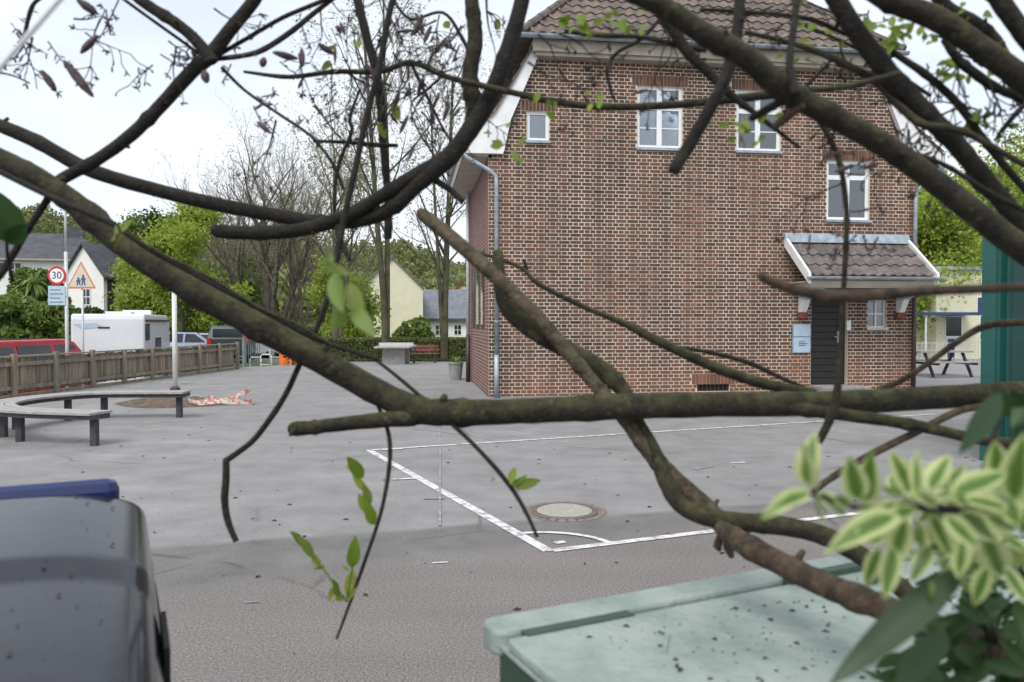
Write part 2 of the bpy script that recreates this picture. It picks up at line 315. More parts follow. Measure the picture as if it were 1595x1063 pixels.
def variegated():
    m = bpy.data.materials.new('variegated_leaf'); m.use_nodes = True; t = m.node_tree; n = t.nodes; l = t.links.new
    b = n['Principled BSDF']; b.inputs['Roughness'].default_value = .4
    uv = n.new('ShaderNodeUVMap'); uv.uv_map = 'UVMap'; s = n.new('ShaderNodeSeparateXYZ'); l(uv.outputs[0], s.inputs[0])
    g = n.new('ShaderNodeNewGeometry'); z = n.new('ShaderNodeTexNoise'); z.inputs['Scale'].default_value = 70; l(g.outputs['Position'], z.inputs[0])
    oi = n.new('ShaderNodeObjectInfo')
    a = n.new('ShaderNodeMath'); a.operation = 'MULTIPLY_ADD'; l(z.outputs[0], a.inputs[0]); a.inputs[1].default_value = .5; l(s.outputs[0], a.inputs[2])
    a2 = n.new('ShaderNodeMath'); a2.operation = 'MULTIPLY_ADD'; l(oi.outputs['Random'], a2.inputs[0]); a2.inputs[1].default_value = -.35; l(a.outputs[0], a2.inputs[2])
    r = n.new('ShaderNodeValToRGB'); e = r.color_ramp.elements; e.new(.5)
    for i, (p, c) in enumerate([(.30,(.09,.17,.03,1)),(.50,(.2,.31,.07,1)),(.72,(.52,.57,.27,1))]): e[i].position = p; e[i].color = c
    l(a2.outputs[0], r.inputs[0]); l(r.outputs[0], b.inputs['Base Color'])
    tr = n.new('ShaderNodeBsdfTranslucent'); l(r.outputs[0], tr.inputs[0]); ms = n.new('ShaderNodeMixShader'); ms.inputs[0].default_value = .35
    l(b.outputs[0], ms.inputs[1]); l(tr.outputs[0], ms.inputs[2]); l(ms.outputs[0], n['Material Output'].inputs[0]); return m
M['variegated'] = variegated()
def asphalt():
    m = bpy.data.materials.new('yard_asphalt'); m.use_nodes = True; t = m.node_tree; n = t.nodes; l = t.links.new
    b = n['Principled BSDF']; b.inputs['Roughness'].default_value = .88; b.inputs['Specular IOR Level'].default_value = .35
    g = n.new('ShaderNodeNewGeometry'); s = n.new('ShaderNodeSeparateXYZ'); l(g.outputs['Position'], s.inputs[0])
    def noise(sc, det=4, src=None, rough=.6):
        z = n.new('ShaderNodeTexNoise'); z.inputs['Scale'].default_value = sc; z.inputs['Detail'].default_value = det; z.inputs['Roughness'].default_value = rough; l(src or g.outputs['Position'], z.inputs[0]); return z.outputs[0]
    def ramp(src, p0, c0, p1, c1):
        r = n.new('ShaderNodeValToRGB'); e = r.color_ramp.elements; e[0].position = p0; e[0].color = (*c0,1); e[1].position = p1; e[1].color = (*c1,1); l(src, r.inputs[0]); return r.outputs[0]
    def math_(op, a, b_):
        q = n.new('ShaderNodeMath'); q.operation = op
        for i, v in enumerate((a, b_)):
            if isinstance(v, (int, float)): q.inputs[i].default_value = v
            else: l(v, q.inputs[i])
        return q.outputs[0]
    def mix(f, a, b_, mode='MIX'):
        q = n.new('ShaderNodeMix'); q.data_type = 'RGBA'; q.blend_type = mode
        if isinstance(f, (int, float)): q.inputs[0].default_value = f
        else: l(f, q.inputs[0])
        l(a, q.inputs[6]); l(b_, q.inputs[7]); return q.outputs[2]
    # signed distance past the seam y = 5.72 + 0.55 x (old coarse surface nearer, smoother grey beyond), wobbling
    wob = math_('MULTIPLY', math_('SUBTRACT', noise(.9, 6), .5), .55)
    d = math_('ADD', math_('SUBTRACT', math_('SUBTRACT', s.outputs[1], math_('MULTIPLY', s.outputs[0], .45)), 5.42), wob)
    d2 = math_('ADD', math_('SUBTRACT', math_('SUBTRACT', s.outputs[1], math_('MULTIPLY', s.outputs[0], .28)), 6.12), math_('MULTIPLY', wob, .35))
    near = ramp(noise(85, 4, rough=.9), .37, (.075,.068,.064), .63, (.30,.272,.258))
    far = ramp(noise(2.2, 7, rough=.65), .3, (.20,.196,.194), .72, (.285,.28,.277))
    dark = ramp(noise(2.6, 6), .3, (.130,.125,.122), .7, (.19,.184,.18))
    sm = n.new('ShaderNodeMapRange'); sm.inputs[1].default_value = -.10; sm.inputs[2].default_value = .14; l(d, sm.inputs[0])
    sm2 = n.new('ShaderNodeMapRange'); sm2.inputs[1].default_value = -.05; sm2.inputs[2].default_value = .06; l(d2, sm2.inputs[0])
    c = mix(sm2.outputs[0], mix(sm.outputs[0], near, dark), far)
    big = ramp(noise(.35, 5), .32, (.90,.895,.89), .68, (1.07,1.07,1.07))
    mpn = n.new('ShaderNodeMapping'); mpn.inputs['Scale'].default_value = (.25, 1.6, 1); mpn.inputs['Rotation'].default_value = (0,0,.25); l(g.outputs['Position'], mpn.inputs[0])
    streak = ramp(noise(1.1, 6, mpn.outputs[0]), .35, (.93,.93,.93), .66, (1.05,1.05,1.05))
    grit = ramp(noise(60, 3, rough=.95), .36, (.74,.74,.74), .64, (1.24,1.24,1.24))
    c = mix(1, mix(1, mix(1, c, big, 'MULTIPLY'), streak, 'MULTIPLY'), grit, 'MULTIPLY')
    # hairline cracks, broken up
    vo = n.new('ShaderNodeTexVoronoi'); vo.feature = 'DISTANCE_TO_EDGE'; vo.inputs['Scale'].default_value = .33
    ad = n.new('ShaderNodeMixRGB'); ad.inputs[0].default_value = .12; l(g.outputs['Position'], ad.inputs[1])
    zc_ = n.new('ShaderNodeTexNoise'); zc_.inputs['Scale'].default_value = 2.5; zc_.inputs['Detail'].default_value = 6; l(g.outputs['Position'], zc_.inputs[0]); l(zc_.outputs['Color'], ad.inputs[2]); l(ad.outputs[0], vo.inputs[0])
    ck = ramp(vo.outputs['Distance'], .002, (.55,.54,.53), .0065, (1,1,1))
    msk = n.new('ShaderNodeMapRange'); msk.inputs[1].default_value = .5; msk.inputs[2].default_value = .6; l(noise(.6, 3), msk.inputs[0])
    c = mix(msk.outputs[0], c, mix(1, c, ck, 'MULTIPLY'))
    l(c, b.inputs['Base Color'])
    bn = n.new('ShaderNodeBump'); bn.inputs['Strength'].default_value = .6; bn.inputs['Distance'].default_value = .006; l(noise(130, 3), bn.inputs['Height']); l(bn.outputs[0], b.inputs['Normal'])
    return m
M['asphalt'] = asphalt()
# ------------------------------------------------------------------ ground, road, hills
def sst(t): t = np.clip(t, 0, 1); return t*t*(3-2*t)
def xf(y): return -10.52 + .107 * (y - 16.2)
def hz(x, y):
    x = np.asarray(x, float); y = np.asarray(y, float)
    z = -.030 * np.clip(y - 27.4, 0, 26)
    drop = sst((xf(y) - .35 - x) / 1.2) * sst((36 - y) / 6)
    z = np.minimum(z, -.9 * drop)
    ang = x / np.maximum(np.abs(y), 1)
    A = 31 - 9 * sst((ang + .55) / .3) + 26 * sst((ang - .25) / .25)
    A = A + 3.0 * np.sin(ang * 17) + 2 * np.sin(ang * 41 + 1)
    z = z + A * sst((y - 120) / 190)
    # bank on the far side of the street, where the white house stands
    z = z + 2.6 * sst((-20 - x) / 12) * sst((y - 24) / 16)
    return z
def sheet(name, xs, ys, dz, mat, mask=None):
    X, Y = np.meshgrid(np.array(xs, float), np.array(ys, float)); Z = hz(X, Y) + dz
    V = np.stack([X, Y, Z], -1).reshape(-1, 3); nx, ny = len(xs), len(ys)
    i, j = np.meshgrid(np.arange(nx-1), np.arange(ny-1)); a = (j*nx + i).ravel()
    Fc = np.stack([a, a+1, a+1+nx, a+nx], -1)
    if mask is not None:
        c = V[Fc].mean(1); Fc = Fc[mask(c[:, 0], c[:, 1])]
    o = np_build(name, V, Fc, mat); o.data.polygons.foreach_set('use_smooth', [True]*len(o.data.polygons)); return structure(o)
gx = list(np.linspace(-400, -40, 19)) + list(np.linspace(-38, -14, 13)) + list(np.linspace(-13.5, -8, 23)) + list(np.linspace(-7, 60, 35)) + list(np.linspace(70, 400, 12))
gy = list(np.linspace(-60, -5, 6)) + list(np.linspace(-3, 60, 64)) + list(np.linspace(66, 130, 12)) + list(np.linspace(138, 420, 40))
sheet('ground', gx, gy, -.03, M['grass'])
yx = list(np.linspace(-11.2, -8, 14)) + list(np.linspace(-7.5, 34, 42)); yy = list(np.linspace(-4, 48, 53))
sheet('yard', yx, yy, 0.0, M['asphalt'], lambda x, y: (x > xf(y) - .25) & ((y < 38.5) | (x > 16)))
rm = MB()
for k in range(14):
    y0 = 2 + k * 5.0; y1 = y0 + 5.0
    q = [(xf(y0)-2.2, y0), (xf(y0)-9.5, y0), (xf(y1)-9.5, y1), (xf(y1)-2.2, y1)]
    rm.add([(a, b, float(hz(a, b)) + .03) for a, b in q], [(0, 1, 2, 3)])
structure(rm.build('road', M['road']))

# ------------------------------------------------------------------ the brick school building
TH = math.radians(7.5)
BW, BD = 9.65, 5.7
bld = thing('school_building', 'tall red-brown brick building with half-hipped tiled roof and small porch', 'building', (-.49, 16.4, 0), TH)
CO, ST = .077, .2475
lout = [(0, 0), (0, 5.02), (.28, 5.1), (.46, 5.77), (.8, 6.58), (1.04, 7.16)]
def edge_u(v):
    if v < 5.02: return 0.0
    for (a, b), (c, d) in zip(lout[1:], lout[2:]):
        if b <= v <= d: return a + (c - a) * (v - b) / (d - b)
    return 1.04
snap = lambda v: round(v / CO) * CO
OP = {}   # openings: u0,u1,v0,v1
for nm, u0, u1, v0, v1 in [('w1', 3.19, 4.19, 5.33, 6.62), ('w2', 5.41, 6.42, 5.33, 6.62), ('w3', 7.51, 8.52, 3.84, 5.18), ('ws', .81, 1.28, 5.36, 5.99),
                           ('door', 7.17, 8.03, 0, 2.16), ('wd', 8.51, 8.95, 1.50, 2.10), ('grille', 4.55, 5.29, .08, .235)]:
    OP[nm] = (u0, u1, snap(v0), snap(v1))
SOLD = [(u0 - .12, u1 + .12, v1, v1 + 3*CO) for k, (u0, u1, v0, v1) in OP.items() if k in ('w1', 'w2', 'w3', 'ws', 'grille')]
def spans(v, cuts):
    s = [(edge_u(v), BW - edge_u(v))]
    for (u0, u1, v0, v1) in cuts:
        if v0 < v < v1:
            n = []
            for a, b in s:
                if u1 <= a or u0 >= b: n.append((a, b)); continue
                if u0 > a: n.append((a, u0))
                if u1 < b: n.append((u1, b))
            s = n
    return s
mor = MB(); rest = MB(); cand = []
rows = int(7.16 / CO)
for i in range(rows):
    v0 = i * CO; vm = v0 + CO/2
    for a, b in spans(vm, OP.values()): mor.box(a, 0, v0, b, .30, v0 + CO)
    stretch = i % 2 == 0; pit = ST if stretch else ST/2; off = 0 if stretch else -ST/4
    for a, b in spans(vm, list(OP.values()) + SOLD):
        k = math.floor((a - off) / pit)
        while off + k * pit < b - .02:
            u0 = max(a, off + k*pit); u1 = min(b, off + (k+1)*pit); k += 1
            if u1 - u0 < .045: continue
            cand.append((u0, u1, v0, stretch and abs(u1-u0-ST) < .003))
for (u0, u1, v0, v1) in SOLD:
    n = round((u1 - u0) / .079); p = (u1 - u0) / n
    for k in range(n):
        rest.box(u0 + k*p + .005, -.010, v0 + .006, u0 + (k+1)*p - .005, .05, v1 - .004)
core = mor.build('mortar_wall', M['mortar'], bld)
cw = lambda u, v: (Vector((-.49 + u*math.cos(TH), 16.4 + u*math.sin(TH), v)) - CAM).length
full = sorted([c for c in cand if c[3]], key=lambda c: cw(c[0], c[2]))[:300]; chosen = set(full)
def brick_mesh(w, h, jit):
    b = MB(); c = .004
    b.add([(c,-.009,c),(w-c,-.009,c),(w-c,-.009,h-c),(c,-.009,h-c),(0,-.005,0),(w,-.005,0),(w,-.005,h),(0,-.005,h),(0,.02,0),(w,.02,0),(w,.02,h),(0,.02,h)],
          [(0,1,2,3),(4,5,1,0),(5,6,2,1),(6,7,3,2),(7,4,0,3),(8,9,5,4),(9,10,6,5),(10,11,7,6),(11,8,4,7)])
    return b
first = None
for c in full:
    if first is None: first = brick_mesh(ST - .019, CO - .019, 0).build('brick', M['brick_one'], core); o = first
    else: o = inst(first, core)
    o.location = (c[0] + .0095, R.uniform(-.003, .002), c[2] + .0095 + R.uniform(-.001, .001)); o.rotation_euler = (0, 0, R.uniform(-.004, .004))
for c in cand:
    if c in chosen: continue
    b = brick_mesh(c[1] - c[0] - .019, CO - .019, 0); du, dy, dv = c[0] + .0095, R.uniform(-.003, .002), c[2] + .0095 + R.uniform(-.001, .001)
    rest.add([(p[0]+du, p[1]+dy, p[2]+dv) for p in b.v], b.f)
stuff(rest.build('bricks', M['brick'], core))
# side and back walls
sw = MB(); sw.box(-.0, .305, 0, .28, BD, 5.02); side = sw.build('side_wall', M['side_brick'], bld)
for k, (w0, zb) in enumerate([(.9, 1.45), (2.1, 1.45), (3.3, 1.45)]):
    sr = MB(); sr.box(-.012, w0, zb, -.002, w0 + .75, 3.2); pr = sr.build('side_window', M['iron'], side)
    g = MB(); g.box(-.02, w0 + .07, zb + .08, -.014, w0 + .68, 3.12); g.build('pane', M['glass'], pr)
cq = MB(); cq.box(-.007,-.007,0,-.001,.304,5.02); cq.build('corner_brickwork', M['side_brick'], bld)
mm = MB(); mm.box(BW-.28, .305, 0, BW, BD, 5.02); mm.box(.282, BD-.3, 0, BW-.282, BD, 7.1); mm.build('rear_wall', M['side_brick'], bld)
dv = MB(); dv.box(.3, .6, .05, BW-.3, .63, 7.05); dv.build('interior_shade', M['dark'], bld)  # solid dark sheet painted as the shade of unlit rooms
ft = MB(); ft.box(-.02, -.06, -.05, BW+.02, -.012, .02); ft.build('footing', M['stone'], bld)

# windows
def window(nm, mull, trans, sill=True, dark=False, bars=()):
    u0, u1, v0, v1 = OP[nm]; d = .05
    f = MB(); t = .065 if not dark else .03; mw = .055 if not dark else .014; tw_ = .05 if not dark else .014
    f.box(u0, d, v0, u1, d+.07, v0+t); f.box(u0, d, v1-t, u1, d+.07, v1); f.box(u0, d, v0+t, u0+t, d+.07, v1-t); f.box(u1-t, d, v0+t, u1, d+.07, v1-t)
    um = (u0+u1)/2
    if mull: f.box(um-mw, d-.005, v0+t, um+mw, d+.065, v1-t)
    vt = v0 + (v1-v0)*trans if trans else None
    if trans:
        f.box(u0+t, d+.002, vt-tw_, um-mw if mull else u1-t, d+.062, vt+tw_)
        if mull: f.box(um+mw, d+.002, vt-tw_, u1-t, d+.062, vt+tw_)
    w = f.build('window', M['pvc'], bld)
    cols = [(u0+t, um-mw), (um+mw, u1-t)] if mull else [(u0+t, u1-t)]
    rws = [(v0+t, vt-tw_), (vt+tw_, v1-t)] if trans else [(v0+t, v1-t)]
    for a, b in cols:
        for c, e in rws:
            g = MB(); g.box(a-.004, d+.03, c-.004, b+.004, d+.04, e+.004); g.build('pane', M['glass'], w)
        for q in bars:
            vb = v0 + (v1-v0)*q; bb = MB(); bb.box(a, d+.012, vb-.012, b, d+.026, vb+.012); bb.build('glazing_bar', M['pvc'], w)
    if sill:
        s = MB(); s.box(u0-.03, -.06, v0-.055, u1+.03, d, v0-.003); s.build('sill', M['zinc'] if not dark else M['sillstone'], w)
    return w
def added_curtain(w, u0, u1, v0, v1, folds=14, d=.22):  # curtain added behind the glass to lighten the pane like reflected sky
    m = MB(); n = folds*3; vs = []
    for i in range(n+1):
        u = u0 + (u1-u0)*i/n; y = d + .012*math.sin(i*2.1)
        vs += [(u, y, v0), (u, y, v1)]
    m.add(vs, [(2*i, 2*i+2, 2*i+3, 2*i+1) for i in range(n)]); m.build('added_curtain', M['added_curtain'], w, smooth=True)
w = window('w1', True, .66, bars=(.33,)); added_curtain(w, 3.2, 4.18, 5.98, 6.6)
for uu in (3.42, 3.6, 3.95):
    m = MB(); rp_ = random.Random(int(uu*100))
    for k in range(14):
        a = rp_.uniform(-1.3, 1.3); L = rp_.uniform(.14, .32); b0 = Vector((uu, .2, 5.42)); t0 = b0 + Vector((math.sin(a)*L, rp_.uniform(-.04,.06), math.cos(a)*L)); md = (b0+t0)/2; sx = Vector((math.cos(a), 0, -math.sin(a)))*.025
        m.add([b0, md+sx, t0, md-sx], [(0,1,2,3)])
    m.lathe([(.05,0),(.07,.1)], (uu, .2, 5.36), 10); m.build('pot_plant', M['leaf_dark'], w)
w = window('w2', True, .66, bars=(.33,)); added_curtain(w, 5.42, 5.75, 5.36, 6.6); added_curtain(w, 6.08, 6.41, 5.36, 6.6)
w = window('w3', True, .72); added_curtain(w, 7.52, 8.51, 3.9, 5.16, 18)
window('ws', False, 0)
window('wd', True, .5, dark=True)
u0, u1, v0, v1 = OP['grille']; g = MB(); g.box(u0, .06, v0, u1, .08, v1)
gr = g.build('cellar_vent', M['dark'], bld)
for k in range(8):
    b = MB(); uu = u0 + (k+.5)*(u1-u0)/8; b.box(uu-.008, .03, v0, uu+.008, .055, v1); b.build('vent_bar', M['iron'], gr)
# door
u0, u1, v0, v1 = OP['door']
d = MB(); d.box(u0, .10, .19, u0+.07, .18, v1); d.box(u1-.07, .10, .19, u1, .18, v1); d.box(u0+.07, .10, v1-.07, u1-.07, .18, v1)
dr = d.build('door', M['door'], bld)
n = 13; h = (v1-.07-.19)/n
for k in range(n):
    p = MB(); p.box(u0+.072, .125, .19+k*h+.006, u1-.072, .165, .19+(k+1)*h-.006); p.build('door_plank', M['door'], dr)
b = MB(); b.box(u0+.07, .168, .19, u1-.07, .178, v1-.07); b.build('door_backing', M['dark'], dr)
hb = MB(); hb.tube([(u1-.14, .09, 1.25), (u1-.14, .07, 1.25), (u1-.26, .07, 1.25)], .011, 6); hb.box(u1-.17, .112, 1.12, u1-.11, .124, 1.38); hb.build('door_handle', M['galv'], dr)
s = MB(); s.box(u0-.02, -.55, .0, u1+.25, .1, .188); s.build('door_step', M['stone'], bld, bevel=.012)
s = MB(); s.box(u1-.04+.0, -.05, 1.40, u1+.06, -.012, 1.62); s.build('bell_panel', M['pvc'], bld, bevel=.008)
s = MB(); s.box(6.74, -.045, .92, 7.12, -.02, 1.53); sg = s.build('notice_board', M['sign_blue'], bld)
s = MB(); s.box(6.735, -.05, 1.255, 7.125, -.047, 1.272); s.box(6.86, -.05, 1.10, 7.06, -.047, 1.125); s.box(6.86, -.05, 1.06, 7.02, -.047, 1.08); s.box(6.86, -.05, 1.15, 7.0, -.047, 1.165); s.build('board_print', M['sign_dark'], sg)
s = MB(); s.box(6.715, -.046, .905, 7.145, -.014, .918); s.box(6.715, -.046, 1.532, 7.145, -.014, 1.545); s.box(6.715, -.046, .918, 6.738, -.014, 1.532); s.box(7.122, -.046, .918, 7.145, -.014, 1.532); s.build('board_frame', M['zinc'], sg)

# tile mesh shared by all tiled surfaces (x across, y up the slope, z out)
def tile_mb(w, l):
    b = MB(); n = 6; top = []; 
    for j, (yy, lift) in enumerate([(0, .045), (l, .012)]):
        for i in range(n+1):
            t = i / n; zz = lift + .022 * math.cos(t * 2 * math.pi)
            top.append((t*w - .003, yy, zz))
    fs = [(i, i+1, i+n+2, i+n+1) for i in range(n)]
    vs = top + [(x, y, z - .03) for x, y, z in top[:n+1]]
    fs += [(2*(n+1)+i, 2*(n+1)+i+1, i+1, i) for i in range(n)]
    return b.add(vs, fs)
def slope_matrix(o, xd, yd):
    xd = Vector(xd).normalized(); yd = Vector(yd).normalized(); zd = xd.cross(yd).normalized()
    return Matrix(((xd.x, yd.x, zd.x, o[0]), (xd.y, yd.y, zd.y, o[1]), (xd.z, yd.z, zd.z, o[2]), (0,0,0,1)))
# front hip roof
EU0, EU1, EW, EV = .62, BW - .62, -.42, 7.46
ap = 4.2; roofm = MB()
um = BW/2; apex = (um, EW + ap, EV + ap)
rid2 = (um, BD + .4, EV + ap)
roofm.add([(EU0,EW,EV),(EU1,EW,EV),apex,(EU0,BD+.4,EV),(EU1,BD+.4,EV),rid2], [(0,1,2),(0,2,5,3),(1,4,5,2),(0,3,4,1),(3,5,4)])
roof = roofm.build('roof', M['tile_far'], bld)
TW, TL = .235, .345
tm = None; cnt = 0; hi_rows = MB()
sl = ap * math.sqrt(2); nr = int(sl / TL)
for r in range(nr):
    s0 = r * TL; fr = s0 / sl; a = EU0 + (um - EU0) * fr; b = EU1 - (EU1 - um) * fr
    oy = EW + s0 / math.sqrt(2); oz = EV + s0 / math.sqrt(2)
    k = math.ceil((a - um) / TW); base = um
    while base + (k+1) * TW <= b + .02:
        x = base + k * TW; k += 1
        if r < 9:
            if tm is None:
                tm = tile_mb(TW, TL + .06).build('roof_tile', M['tile'], roof); o = tm
            else: o = inst(tm, roof)
            o.matrix_basis = slope_matrix((x, oy, oz), (1,0,0), (0,1,1)) @ Matrix.Rotation(R.uniform(-.012,.012), 4, 'Z'); cnt += 1
        else:
            t = tile_mb(TW, TL + .06); Mx = slope_matrix((x, oy, oz), (1,0,0), (0,1,1)); hi_rows.add([Mx @ Vector(p) for p in t.v], t.f)
stuff(hi_rows.build('upper_roof_tiles', M['tile_far'], roof))
for s in (0, 1):     # hip ridge tiles
    hp = MB(); A = Vector((EU0 if s == 0 else EU1, EW, EV + .03)); B = Vector(apex) + Vector((0, 0, .03)); nseg = 18
    for k in range(nseg):
        p = A.lerp(B, k/nseg); q = A.lerp(B, (k+1)/nseg + .012); hp.tube([p, q], [.10, .085], 8)
    hp.build('hip_ridge', M['tile_far'], roof)
# boxed cornice and gutter
c = MB(); c.box(.95, -.26, 7.085, BW-.95, .3, 7.155); c.box(.9, -.32, 7.156, BW-.9, .3, 7.40); c.build('cornice', M['beige'], bld)
gp = MB(); nn = 8; prof = [(-.32 - .14 + .075*math.cos(math.pi + math.pi*k/nn), 7.44 + .075*math.sin(math.pi + math.pi*k/nn)) for k in range(nn+1)]
gp.prism(prof, .55, BW - .55, 'x'); gp.build('gutter', M['zinc'], bld)
# side mansard slopes with white verge boards
outl = [(-.50, 5.36), (.12, 5.89), (.53, 6.57), (.87, 7.18), (1.0, 7.42)]
inn = [(1.06, 7.40), (1.03, 7.12), (.79, 6.56), (.45, 5.77), (.32, 5.16), (.29, 5.07), (-.50, 5.07)]
for s in (0, 1):
    fx = (lambda p: p) if s == 0 else (lambda p: (BW - p[0], p[1]))
    v = MB(); poly = [fx(p) for p in outl + inn]
    v.prism(poly if s == 0 else poly[::-1], -.13, -.015); v.build('verge_board', M['white'], bld)
    so = MB(); a, b = fx((-.49, 5.06))[0], fx((0, 5.06))[0]
    so.box(min(a,b), -.012, 5.03, max(a,b), BD, 5.075); so.build('soffit', M['soffit'], bld)
    fb = MB(); a, b = fx((-.50, 5.06))[0], fx((-.53, 5.06))[0]
    fb.box(min(a,b), -.12, 5.06, max(a,b), BD, 5.36); fb.build('fascia', M['beige'], bld)
    # body of the roof slope, behind the verge
    body = MB(); poly = [fx(p) for p in outl] + [fx((1.06, 7.40)), fx((.29, 5.08)), fx((-.5, 5.08))]
    body.prism(poly if s == 0 else poly[::-1], -.012, BD); sr = body.build('side_roof', M['tile_far'], bld)
    for (p, q) in zip(outl, outl[1:]):
        L = math.hypot(q[0]-p[0], q[1]-p[1]); nrow = max(1, round(L/.33))
        for k in range(nrow):
            t0, t1 = k/nrow, (k+1)/nrow
            A = (p[0]+(q[0]-p[0])*t0, p[1]+(q[1]-p[1])*t0); B = (p[0]+(q[0]-p[0])*t1, p[1]+(q[1]-p[1])*t1)
            nx, nz = -(q[1]-p[1])/L, (q[0]-p[0])/L
            po = [fx((A[0]+nx*.065, A[1]+nz*.065)), fx((B[0]+nx*.03, B[1]+nz*.03)), fx((B[0], B[1])), fx((A[0], A[1]))]
            row = MB(); row.prism(po if s == 0 else po[::-1], -.17, BD + .05); row.build('tile_course', M['tile'], sr)
    # gutter along the side eave
    gt = MB(); ux = -.56; prof = [fx((ux + .065*math.cos(math.pi + math.pi*k/8), 5.40 + .065*math.sin(math.pi + math.pi*k/8))) for k in range(9)]
    gt.prism(prof, -.16, BD, 'y'); gt.build('side_gutter', M['zinc'], bld)
# downpipes
dp = MB(); dp.tube([(-.58,-.10,5.34),(-.56,-.10,5.1),(-.46,-.10,4.98),(.02,-.11,4.72),(.14,-.11,4.62),(.155,-.11,4.45),(.155,-.11,.9)], .045, 10); p1 = dp.build('downpipe', M['zinc'], bld, smooth=True)
lo = MB(); lo.tube([(.155,-.11,.9),(.155,-.11,.0)], .052, 10); lo.build('pipe_foot', M['zinc'], p1, smooth=True)
for zz in (4.2, 2.9, 1.6):
    k = MB(); k.lathe([(.052, -.02), (.052, .02)], (.155, -.11, zz), 10); k.box(.14, -.1, zz-.012, .17, -.012, zz+.012); k.build('pipe_clip', M['zinc'], p1)
dp = MB(); dp.tube([(BW+.58,-.10,5.34),(BW+.56,-.10,5.1),(BW+.44,-.10,4.95),(BW+.02,-.11,4.6),(BW-.08,-.11,4.5),(BW-.09,-.11,4.3),(BW-.09,-.11,2.3)], .045, 10); p2 = dp.build('downpipe', M['zinc'], bld, smooth=True)
lo = MB(); lo.tube([(BW-.09,-.11,2.3),(BW-.09,-.11,0)], .05, 10); lo.build('pipe_foot', M['iron'], p2, smooth=True)
dp = MB(); dp.tube([(-.10,4.4,5.0),(-.10,4.4,1.25)], .05, 8); p3 = dp.build('downpipe', M['galv'], bld, smooth=True)
lo = MB(); lo.tube([(-.10,4.4,1.25),(-.10,4.4,0)], .06, 8); lo.build('pipe_foot', M['iron'], p3, smooth=True)
# porch canopy
PU0, PU1 = 6.52, 9.46; pb = (0.0, 3.34); pf = (-1.02, 2.52)
pl = math.hypot(pb[0]-pf[0], pb[1]-pf[1]); sy, sz_ = (pb[0]-pf[0])/pl, (pb[1]-pf[1])/pl
cp = MB(); cp.prism([(pf[0], pf[1]-.05), (pb[0], pb[1]-.05), (pb[0], pb[1]), (pf[0], pf[1])], PU0+.06, PU1-.06, 'x'); can = cp.build('porch_roof', M['beige'], bld)
tm2 = None; nc = 12; tw = (PU1-PU0-.2)/nc
for r in range(3):
    for k in range(nc):
        if tm2 is None: tm2 = tile_mb(tw, .42).build('porch_tile', M['tile_grey'], can); o = tm2
        else: o = inst(tm2, can)
        s0 = .02 + r * .375
        o.matrix_basis = slope_matrix((PU0+.1+k*tw, pf[0]+sy*s0, pf[1]+sz_*s0+.01), (1,0,0), (0, sy, sz_)) @ Matrix.Rotation(R.uniform(-.012,.012), 4, 'Z')
fl = MB(); fl.prism([(pb[0]-sy*.16, pb[1]-sz_*.16+.09), (-.012, pb[1]+.09), (-.012, pb[1]+.2), (-.03, pb[1]+.2)], PU0, PU1, 'x'); fl.build('flashing', M['zinc'], can)
for s in (0, 1):
    a = PU0 if s == 0 else PU1-.06
    bb = MB(); bb.prism([(pf[0]-.06, pf[1]-.14), (-.012, pb[1]-.10), (-.012, pb[1]+.13), (pf[0]-.06, pf[1]+.085)], a, a+.06, 'x'); bb.build('barge_board', M['white'], can)
gt = MB(); prof = [(pf[0]-.10+.06*math.cos(math.pi+math.pi*k/8), pf[1]+.0+.06*math.sin(math.pi+math.pi*k/8)) for k in range(9)]
gt.prism(prof, PU0-.03, PU1+.05, 'x'); gt.build('porch_gutter', M['zinc'], can)
bm = MB(); bm.box(PU0+.08, pf[0]+.02, pf[1]-.22, PU1-.08, pf[0]+.12, pf[1]-.06); bm.build('porch_beam', M['beige'], can)
ce = MB(); ce.box(PU0+.08, pf[0]+.13, pf[1]-.10, PU1-.08, -.012, pf[1]-.07); ce.build('porch_ceiling', M['soffit'], can)
for uu in (6.86, 9.18):
    br = MB(); br.prism([(-.012, 1.80), (-.14, 1.80), (-.30, 2.08), (-.92, 2.30), (-.92, 2.42), (-.012, 2.42)], uu, uu+.13, 'x'); br.build('bracket', M['white'], can)
    rb = MB(); rb.box(uu-.03, -.13, 1.66, uu+.16, -.012, 1.795); rb.build('corbel', M['redblock'], can, bevel=.01)
# ------------------------------------------------------------------ other houses
def house(root, poly_w, depth, eave, ridge, wallm, roofm, over=.35):
    """gable end faces -y; poly_w = half width; local frame, base at z=0"""
    w = MB(); w.prism([(-poly_w,-1.5),(poly_w,-1.5),(poly_w,eave),(0,ridge),(-poly_w,eave)], 0, depth); wl = w.build('wall', wallm, root)
    r = MB(); s = (ridge-eave)/poly_w
    for sg in (-1, 1):
        a = [(0, ridge+.18), (sg*(poly_w+over), eave-s*over+.18), (sg*(poly_w+over), eave-s*over+.02), (0, ridge+.02)]
        r.prism(a if sg > 0 else a[::-1], -.25, depth+.25)
    rf = r.build('roof', roofm, root); return wl, rf
def win(root, x, z, w, h, y, fm='pvc', bars=1):
    f = MB(); t = .07
    f.box(x-w/2, y-.05, z, x+w/2, y-.012, z+h); fr = f.build('window', M[fm], root)
    for k in range(bars+1):
        for q in (0, 1):
            cw_ = (w-t*(bars+2))/(bars+1); xx = x-w/2+t+k*(cw_+t); hh = (h-3*t)/2; zz = z+t+q*(hh+t)
            g = MB(); g.box(xx, y-.062, zz, xx+cw_, y-.052, zz+hh); g.build('pane', M['carglass'], fr)
def base(px, d, py=503):
    p = at(px, py, d); return (p.x, p.y, float(hz(p.x, p.y)))
